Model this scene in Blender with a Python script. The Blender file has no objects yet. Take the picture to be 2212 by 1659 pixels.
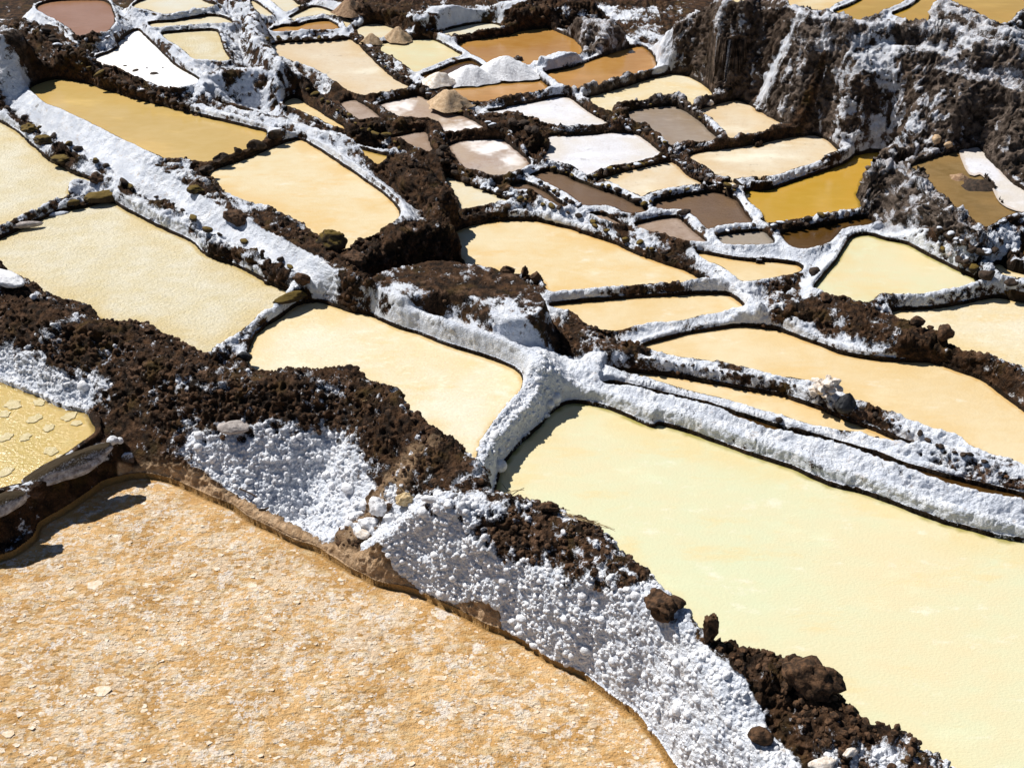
import bpy, bmesh, math, random
import numpy as np
from mathutils import Vector, Matrix, Euler
from mathutils.geometry import delaunay_2d_cdt

scene = bpy.context.scene
# ---------------------------------------------------------------- camera, sky, sun, exposure
CAM_H, PITCH, FOC = 7.0, math.radians(34.0), 2409.0          # metres, tilt down, focal length in photo units
CW_, CH_ = 2212.0, 1659.0
cam = bpy.data.cameras.new('camera'); cam_o = bpy.data.objects.new('camera', cam)
scene.collection.objects.link(cam_o); scene.camera = cam_o
cam_o.location = (0, 0, CAM_H); cam_o.rotation_euler = (math.radians(90) - PITCH, 0, 0)
cam.sensor_fit = 'HORIZONTAL'; cam.sensor_width = 36.0; cam.lens = 36.0 * FOC / CW_
cam.clip_start = .1; cam.clip_end = 500
SUN = Vector((-.50, .36, .79)).normalized()                   # towards the sun
SUN_EL = math.asin(SUN.z)
world = bpy.data.worlds.new('World'); scene.world = world; world.use_nodes = True
wn = world.node_tree.nodes; wl = world.node_tree.links; wn.clear()
sky = wn.new('ShaderNodeTexSky'); sky.sky_type = 'NISHITA'; sky.sun_disc = False
sky.sun_elevation = SUN_EL; sky.sun_rotation = math.atan2(SUN.x, SUN.y); sky.altitude = 3000
bg = wn.new('ShaderNodeBackground'); bg.inputs['Strength'].default_value = .05
wo = wn.new('ShaderNodeOutputWorld'); wl.new(sky.outputs[0], bg.inputs[0]); wl.new(bg.outputs[0], wo.inputs[0])
sl = bpy.data.lights.new('sun', 'SUN'); sl.energy = 4.7; sl.angle = math.radians(.5); sl.color = (1, .965, .91)
so = bpy.data.objects.new('sun', sl); scene.collection.objects.link(so)
so.location = (0, 0, 30); so.rotation_euler = SUN.to_track_quat('Z', 'Y').to_euler()
vs = scene.view_settings; vs.view_transform = 'Standard'; vs.look = 'None'; vs.exposure = 0.38; vs.gamma = 1.0
vs.use_curve_mapping = False
rng = np.random.default_rng(7); random.seed(7)
COLS, ROWS = 1360, 1180                                       # terrain sampling
# ---------------------------------------------------------------- traced data
# every string is a list of points read off the photograph in local tiles
# (letter = tile, x,y or x,y,extra height); they are cast on to the real height of each
# pond or bank to get plan positions in metres.
TILES = dict(a=(0, 0, .2625), b=(547.4, 0, .2625), c=(1094.8, 0, .2625), d=(1631.4, 0, .2625),
             e=(0, 373.2, .2625), f=(547.4, 373.2, .2625), g=(1094.8, 373.2, .2625), h=(1631.4, 373.2, .2625),
             i=(0, 746.5, .3375), j=(663.5, 746.5, .3375), k=(1327, 705, .4), l=(746.5, 1161.2, .3375),
             m=(1410, 1244.1, .3375), n=(0, 1161.2, .3375), D=(0, 0, 1))
# key, level, rim, look, label, outline
PONDS = [
('O', 0.0, .03, 'orange', 'large foreground pond of orange mud scattered with white salt flakes',
 'i 660,890 800,850 900,840 1000,850 1150,890 1300,960 1450,1020 1550,1080 1700,1170 1850,1250 2050,1320 2120,1370 l 0,200 130,260 250,310 400,340 600,430 800,510 900,570 1050,620 1200,710 1350,810 1480,870 1600,960 1700,1030 1850,1130 1950,1250 2100,1450 2200,1600 D 1600,1900 1000,2000 -250,2000 -330,1500 -200,1280 i -120,1430 0,1370 100,1330 220,1240 260,1150 400,1070 560,960'),
('Y', .30, .05, 'yellowflakes', 'yellow pond with round pale salt rafts at the left edge',
 'i -260,110 -100,180 0,230 100,270 250,330 400,400 540,430 600,500 610,570 500,650 400,720 250,800 200,880 120,900 0,930 -250,1000 -400,700'),
('A', .70, .10, 'cream_rough', 'large rough cream pond behind the dark front bank at left',
 'e -300,600 0,525 150,460 320,390 500,330 700,290 900,240 1000,290 1200,400 1400,490 1600,600 1700,680 1850,740 2000,810 2212,910 f 100,900 250,970 310,1000 200,1120 80,1200 0,1270 e 2000,1300 1900,1370 1800,1430 1700,1420,.2 1600,1370,.2 1500,1310,.2 1300,1230,.2 1180,1160,.2 1000,1130,.2 850,1130,.2 750,1060,.2 640,980,.2 450,940,.2 330,900,.2 200,830,.2 0,700,.2 -300,500,.2'),
('A0', .76, .10, 'cream_rough', 'pale rough pond cut by the left edge, beside the mossy rock',
 'a -500,800 -200,900 0,1010 60,1040 130,1090 200,1150 300,1240 400,1320 540,1400 650,1450 770,1500 e 600,80 560,200 450,240 320,320 200,380 60,450 0,480 -300,600 -500,500'),
('B', .65, .10, 'cream', 'smooth cream pond in the middle left of the white ridge junction',
 'f 0,1330 80,1260 200,1190 330,1110 430,1080 560,1070 680,1110 800,1150 950,1180 1050,1230 1200,1290 1350,1330 1500,1390 1700,1460 1900,1520 2050,1580 j 1330,160 1380,230 1350,310 1280,390 1200,490 1130,590 1060,680,.2 1000,660,.2 920,600,.2 800,520,.2 720,450,.2 650,420,.2 600,300,.2 500,210,.2 330,165,.2 130,140,.2 0,125,.2 i 1850,115,.2 1640,90,.2 1560,60,.2'),
('P', .40, .12, 'cream_green', 'largest pale yellow green pond filling the lower right',
 'j 1560,440 1650,380 1750,375 1900,400 2050,460 2212,525 k 250,530 500,610 700,690 950,770 1150,860 1300,890 1500,960 1700,1040 2000,1130 2212,1165 2500,1250 D 2500,1500 2500,1900,.5 2230,1800,.55 2100,1700,.55 m 1950,1229,.55 1850,1150,.55 1700,1090,.55 1500,1000,.55 1400,960,.55 1300,880,.54 1210,840,.54 1180,700,.54 1090,600,.54 1000,540,.54 840,550,.54 740,500,.54 550,440,.54 370,370,.54 330,250,.54 240,200,.54 120,100,.54 60,10,.54 l 1970,190,.54 1880,110,.54 1780,20,.54 j 2200,1420,.54 2100,1300,.54 1980,1200,.54 1880,1110,.54 1740,1080,.54 1600,1030,.54 1400,960,.54 1250,930,.54 1190,900,.5 1180,830,.4 1250,770 1350,650 1480,530'),
('CH', .40, .08, 'brown_wet', 'thin brown water channel between the two long white ridges',
 'k -60,322 0,345 250,408 500,476 800,574 1100,656 1400,748 1650,838 1900,912 2212,985 2450,1045 2450,985 2212,920 1900,846 1650,778 1400,694 1100,606 800,522 500,428 250,368 0,312'),
('M4', .40, .08, 'peach', 'long thin peach sliver pond below the white rock cluster',
 'k -40,240 100,250 300,270 500,310 700,345 900,380 1050,430 1200,490 1400,570 1550,630 1750,690 1600,665 1450,630 1300,580 1100,550 900,490 700,430 500,380 250,310 0,255'),
('M3', .43, .10, 'peach', 'wide curved peach pond at the right behind the white rock cluster',
 'g 1100,1440 1300,1380 1500,1330 1750,1290 1950,1270 2212,1300 h 200,1310 350,1360 500,1420 680,1490 900,1535 1100,1550 1300,1560 k 1700,195 1850,240 1980,290 2080,360 2160,420 2212,460 2350,560 2500,700 2500,900 2212,765 2110,720 1950,660 1850,600 1650,540 1500,480 1350,430 1290,410 1200,350 1050,300 900,280 750,240 640,220 420,185 340,170 200,140'),
('M2', .48, .10, 'peach', 'half moon peach pond right of the dark block, below a white ridge',
 'g 355,1100 560,1070 800,1050 1100,1020 1400,1005 1600,1000 1800,1010 1900,1060 1950,1130 1850,1150 1600,1190 1400,1230 1200,1250 1050,1280 900,1305 750,1290 650,1250 580,1200 520,1150 430,1130'),
('M1', .55, .10, 'peach_deep', 'broad peach pond touching the dark block in the picture centre',
 'g 120,395 250,400 400,440 560,480 700,530 900,600 1100,690 1300,760 1450,810 1580,870 1690,915 1600,908 1450,920 1300,935 1000,950 700,970 500,985 350,990 300,900 200,760,.2 0,700,.3 f 1900,690,.3 1790,670,.3 1700,620,.1 1620,560 1650,500 1800,440 2000,405 2100,396'),
('L2', .95, .10, 'peach_deep', 'rounded peach pond behind the dark divider of blocks at upper left',
 'D 455,372 540,338 640,303 680,320 740,360 800,400 840,430 860,455 862,480 830,500 780,520 745,530,.12 735,510,.15 715,500,.15 680,490,.15 640,470,.12 600,452,.1 555,445 520,435 490,420 470,400'),
('L1', 1.0, .08, 'gold_pale', 'long golden pond in the upper left with a clear amber corner',
 'a 240,745 300,700 400,665 520,655 660,680 800,720 900,755 1060,800 1200,840 1400,895 1600,950 1760,985 1900,1020 2060,1060 2190,1095 2170,1170 2060,1240 1900,1300 1750,1340 1640,1340 1500,1320 1350,1310 1200,1250 1000,1150 860,1080 700,1000 600,960 500,910 400,870 300,800'),
('R1', 0.60, .10, 'cream_green', 'pale yellow triangular pond under the rough brown wall at right',
 'h 860,520 960,520 1080,560 1250,600 1400,680 1600,780 1750,850 1865,910 1700,950 1500,990 1300,1010 1050,1010 950,1035,.1 850,1020,.12 760,980,.12 640,975,.12 560,945,.1 480,960 560,850 650,750 720,640 780,550'),
('R2', .48, .10, 'cream', 'cream pond cut by the right edge behind the dark soil mound',
 'h 1120,1145 1400,1130 1700,1085 1900,1040 2060,1000 2212,1010 2400,1030 2600,1200 2500,1700 2212,1570,.1 2100,1530,.12 1950,1470,.15 1800,1430,.2 1650,1380,.22 1590,1330,.25 1580,1260,.25 1450,1230,.25 1300,1210,.25 1180,1180,.15'),
('RX', .68, .08, 'cream', 'small yellow pond at the right edge beside the mossy stones',
 'h 1950,770 2080,745 2150,760 2212,800 2350,830 2350,940 2212,930 2130,920 2000,860'),
('RS', .8, .06, 'brown_wet', 'dark brown sliver of pond at the right edge under the rubble',
 'h 2100,700 2212,600 2350,560 2350,720 2212,735'),
('RE', 1.05, .05, 'olive_mud', 'muddy olive brown pond at the right with a dark rubble heap',
 'd 1285,1370 1450,1310 1700,1240 1760,1250 1850,1400 1900,1500 1980,1590 h 2020,250 2120,310 2300,340 2350,370 2212,345 2050,380 1950,440 1880,460 1750,355 1600,262 1450,130 1330,30'),
('RW', 1.07, .05, 'white', 'white salt strip at the right edge under the big brown wall',
 'd 1700,1250 1720,1235 1830,1215 1900,1290 2000,1400 2100,1500 2212,1570 2400,1700 h 2400,330 2150,300 2030,240 1990,160 1930,60 1850,0 d 1780,1430 1720,1330'),
('C15', 0.56, .08, 'peach', 'peach pond left of the ridge with one round dark stone',
 'g 1565,665 1700,680 1850,715 2100,740 h 0,735 150,740 330,760 390,795 360,830 200,870 60,890 g 2100,890 1930,900 1850,850 1750,780 1620,720'),
('C14', 0.61, .08, 'brown_wet', 'dark olive brown pond at the foot of the rough wall corner',
 'h 200,500 350,460 500,430 700,400 880,375 960,400 980,435 850,445 720,470 660,540 600,590 500,620 400,640 280,610'),
('C13', 0.62, .08, 'grey', 'small grey rippled pond left of the dark olive pond',
 'g 1705,520 1800,500 1950,485 2100,485 2160,530 2200,590 2000,605 1800,605 1740,560'),
('C12', 0.63, .08, 'pinkgrey', 'small pink grey pond under the curved white ridge',
 'g 1050,440 1180,400 1380,365 1450,400 1530,480 1600,540 1640,580 1500,575 1400,550 1270,520 1150,490'),
('C11', 0.67, .08, 'gold', 'bright mustard gold pond against the rough brown wall corner',
 'g 1890,150 2000,120 2212,90 h 200,80 400,20 d 550,1400 700,1330 850,1280 1000,1255 1110,1300 1060,1360 920,1430 870,1550 h 845,190 870,300 750,320 600,370 450,390 300,410 120,430 40,400 g 2110,400 2080,330 1980,250'),
('C10', 0.66, .08, 'taupe', 'grey brown mud pond left of the mustard gold pond',
 'g 1200,235 1400,200 1600,165 1850,130 1900,230 1960,330 2010,400 2010,430 1900,440 1800,450 1680,480 1620,450 1560,390 1480,330 1400,315 1230,310'),
('C9', 0.75, .08, 'peach_pale', 'cream pond with brown stains under the right end of the big wall',
 'c 1490,1290 1700,1240 1900,1215 2100,1190 d 0,1205 150,1160 350,1130 500,1120 600,1170 700,1250 760,1280 600,1330 400,1410 200,1480 0,1500 c 2050,1480 1850,1540 1750,1470 1600,1370'),
('C8', 0.69, .08, 'taupe', 'long grey brown mud pond edged with mossy stones',
 'c 200,1460 330,1400 420,1410 520,1450 g 540,50 700,120 850,170 960,210 1060,260 1160,320 1050,345 940,330 860,290 700,290 610,280 520,200 420,140 300,80 220,30'),
('C7', 0.72, .08, 'peach_pale', 'small pinkish cream pond between the white pan and brown mud pond',
 'c 740,1475 900,1425 1100,1380 1330,1325 1400,1370 1500,1450 1600,1510 g 1620,105 1500,120 1350,150 1200,190 1110,215 1060,200 1000,170 900,110 780,70'),
('C6', 0.75, .06, 'white', 'white salt covered pan in the centre right of the black shadow',
 'c 320,1130 500,1110 700,1100 900,1095 1050,1110 1150,1160 1250,1240 1340,1290 1200,1320 1000,1360 800,1420 680,1455 600,1430 540,1400 450,1380 300,1330 330,1250 345,1200'),
('C5', 0.80, .08, 'peach_pale', 'cream pond tucked under the dark brown wall, right of grey pond',
 'c 1565,905 1700,860 1850,835 1960,850 2080,920 d 0,900 100,960 240,1045 120,1075 c 2150,1105 2000,1125 1830,1160 1790,1130 1700,1020'),
('C4', 0.80, .08, 'mauve', 'mauve grey pond ringed by a dark brown earth ridge',
 'c 960,930 1150,895 1370,873 1450,910 1550,970 1650,1060 1750,1165 1600,1175 1480,1180 1350,1215 1290,1190 1230,1110 1160,1050 1030,1030 990,970'),
('C3', 0.82, .06, 'white', 'white salt pan below the two brown ponds, beside a dark mound',
 'b 1930,925 2060,900 c 0,880 200,850 350,815 490,800 600,870 720,950 830,1010 760,1050 600,1060 500,1070 380,1040 280,1010 180,970 60,950 b 2100,955 1980,950'),
('C2', 0.84, .08, 'cream', 'cream pond curving round the top of the mauve grey pond',
 'c 635,820 800,770 950,720 1150,660 1370,612 1500,635 1620,700 1700,790 1720,815 1600,860 1530,890 1480,850 1400,820 1200,830 1000,870 880,910 855,965 780,930 700,870'),
('C1', 0.89, .08, 'amber', 'amber brown pond inside the looping white ridge at the wall',
 'c 310,615 500,570 700,500 900,430 1100,385 1180,440 1230,520 1235,570 1190,600 1050,640 850,700 700,735 560,755 490,745 400,690'),
('B10', 0.88, .08, 'amber', 'amber brown pond in front of the white salt heaps',
 'b 1540,718 1700,680 1900,640 2100,610 c 0,610 190,600 260,650 320,700 355,745 250,765 100,790 0,815 b 2000,835 1850,850 1740,845 1700,800 1620,760'),
('B9', 0.92, .08, 'amber', 'amber brown pond behind the white salt heaps at top centre',
 'b 1670,355 1850,320 2000,295 c 0,285 150,255 330,237 430,270 540,320 610,380 625,440 500,480 350,520 190,545 100,540 60,500 b 2212,490 2000,540 1910,545 1850,490 1780,450 1700,390'),
('B8', 0.91, .06, 'brown_wet', 'small brown pond holding three white salt heaps',
 'b 1380,630 1500,590 1650,530 1780,500 1850,520 1950,570 2150,560 2100,580 1800,640 1530,690 1440,660'),
('B7', 0.92, .08, 'cream_green', 'pale yellow pond left of the amber pond at top centre',
 'b 960,372 1150,345 1350,330 1490,330 1570,370 1680,440 1720,465 1600,500 1450,560 1340,605 1280,570 1180,500 1050,430'),
('B5', 0.92, .08, 'peach_pale', 'large pinkish cream pond in the top centre left',
 'b 140,380 300,355 600,345 800,330 860,370 950,460 1050,560 1150,640 1250,700 1300,735 1200,755 1050,775 870,795 760,740 700,700 600,640 520,590 430,550 340,520 250,490 170,450 150,410'),
('B4', 0.98, .06, 'amber', 'small amber pond behind the row of dark blocks near the top',
 'b 130,262 250,220 400,190 560,168 650,170 700,205 720,245 600,255 400,262 260,275 150,270'),
('B3', 1.02, .06, 'palewhite', 'pale pond near the top right of the small amber pond',
 'b 300,150 400,90 520,65 640,100 750,150 860,205 760,240 720,190 650,155 560,145 420,165 310,190'),
('B2', 1.05, .06, 'palewhite', 'pale pond at the top edge left of the dark slope',
 'b 110,-40 280,-40 350,30 410,60 280,110 210,70 150,20'),
('B1', 1.05, .06, 'palewhite', 'tiny white pond at the top edge beside the white path',
 'b -20,10 60,50 160,130 100,150 40,120 0,80'),
('B6', 0.96, .06, 'palewhite', 'small whitish pond with two tan heaps near the top',
 'b 785,245 900,215 1030,200 1130,235 1250,275 1100,320 950,345 890,310'),
('B11', 0.97, .06, 'palewhite', 'narrow whitish pond above the amber pond at the top',
 'b 1490,285 1600,250 1750,215 1900,195 2000,205 2080,240 2100,260 1950,285 1800,300 1650,330 1560,315'),
('B12', 0.84, .05, 'mudsalt', 'drying tan mud pan with a white crust along its back edge',
 'b 1015,880 1150,830 1340,785 1450,830 1560,890 1700,950 1830,1010 1920,1075 1750,1085 1570,1090 1530,1020 1450,990 1380,985 1230,975 1120,940'),
('B13', 0.89, .05, 'pinkgrey', 'small drying pinkish grey pan between dark earth ridges',
 'b 720,850 830,820 900,860 1050,970 950,985 850,1000 800,960 740,900'),
('B14', 0.90, .05, 'peach_deep', 'thin orange pond strip behind the salt ridge at upper left',
 'b 250,870 310,815 380,820 450,870 560,930 680,1010 760,1075 650,1050 560,1000 450,960 330,900'),
('B15', 0.87, .08, 'gold_pale', 'small triangular yellow pond inside the forked salt ridge',
 'b 740,1195 900,1240 1050,1275 1170,1300 1100,1345 1070,1370 1000,1360 900,1290 820,1230'),
('B16', 0.77, .05, 'pinkgrey', 'small drying grey pan under the black overhanging ledge',
 'b 1125,1140 1250,1110 1400,1090 1440,1150 1470,1220 1500,1270 1400,1250 1280,1200 1180,1165'),
('B17', 0.76, .05, 'mudsalt', 'rounded brown grey dried pan below the dark centre ledge',
 'b 1615,1200 1720,1165 1900,1145 2040,1150 c 0,1180 90,1250 190,1345 120,1410 0,1455 b 1950,1455 1850,1420 1740,1400 1670,1320 1630,1250'),
('B18', 0.65, .08, 'palewhite', 'greenish white pond right of the tall black wall corner',
 'f 1585,35 1750,90 1900,150 2050,210 2110,240 2000,250 1850,290 1710,310 1690,250 1640,170 1590,100'),
('C18', 0.68, .06, 'taupe', 'narrow grey brown mud pond behind the mossy rocky ridge',
 'g 20,110 130,90 230,120 330,170 420,240 500,285 450,300 330,240 200,160 60,150'),
('C16', 0.65, .04, 'pinkgrey', 'tiny greenish grey puddle between the two stony ridges',
 'g 690,355 780,345 850,380 940,440 900,440 800,410'),
('P7', .97, .05, 'gold_pale', 'very thin golden sliver of pond between two parallel salt ridges',
 'a 1740,845 1900,880 2100,940 b 50,955 240,1015 230,1028 120,1010 a 2212,990 2000,950 1850,897'),
('P5', 1.15, .05, 'purewhite', 'brilliant white salt pan with scattered dark stones at upper left',
 'a 1130,255 1200,310 1300,400 1400,500 1520,590 1640,660 1660,690 1560,720 1400,745 1250,700 1120,650 1020,590 900,560 780,530 800,480 900,440 980,390 950,360 1040,300'),
('P4', 1.25, .06, 'cream_rough', 'pale rippled pond beside the dripping salt columns at top left',
 'a 1330,285 1500,268 1780,262 1820,330 1850,430 1890,510 1700,510 1600,500 1540,450 1450,380 1360,330'),
('P3', 1.3, .06, 'palewhite', 'narrow curved pale pond between two crusted ridges at top left',
 'a 1220,205 1400,180 1500,160 1700,140 1830,150 1920,200 1800,205 1600,215 1400,235 1270,240'),
('P2', 1.38, .06, 'palewhite', 'pale greenish pond cut by the top edge at left',
 'a 1095,50 1200,0 1330,-50 1560,-50 1690,20 1780,55 1650,90 1420,135 1330,130 1230,100 1130,80'),
('P1', 1.35, .06, 'redbrown', 'reddish brown pond in the top left corner',
 'a 300,60 420,20 560,8 760,5 870,20 930,90 950,180 940,240 850,285 740,300 620,295 560,240 460,180 330,110'),
('T1', 2.25, .06, 'peach_deep', 'peach pond at the top edge above the big right wall',
 'd 230,-20 300,60 430,95 580,95 660,50 740,0 700,-90 300,-90'),
('T2', 2.27, .06, 'gold', 'olive gold pond with cracks at the top edge right',
 'd 640,110 760,60 870,0 950,-60 1150,-40 1230,10 1150,70 1000,130 920,170 830,190 740,150'),
('T3', 2.25, .06, 'gold', 'mustard pond left of the brown rock spur at the top edge',
 'd 1110,120 1250,70 1350,0 1400,-60 1600,-60 1500,10 1450,80 1430,180 1410,240 1300,210 1180,160'),
('T4', 2.3, .06, 'gold', 'mustard gold pond in the top right corner',
 'd 1600,-80 1570,-30 1640,40 1780,100 1900,160 2000,205 2100,190 2212,110 2400,50 2400,-90'),
('T5', 2.1, .05, 'grey', 'small pale grey pond at the right edge near the top',
 'd 2140,270 2212,220 2400,200 2400,330 2212,305'),
('T0', 2.2, .05, 'cream_green', 'tiny greenish pond at the top edge left of the peach pond',
 'c 1820,-40 2010,-40 1970,40 1880,40 1830,15'),
]
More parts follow.
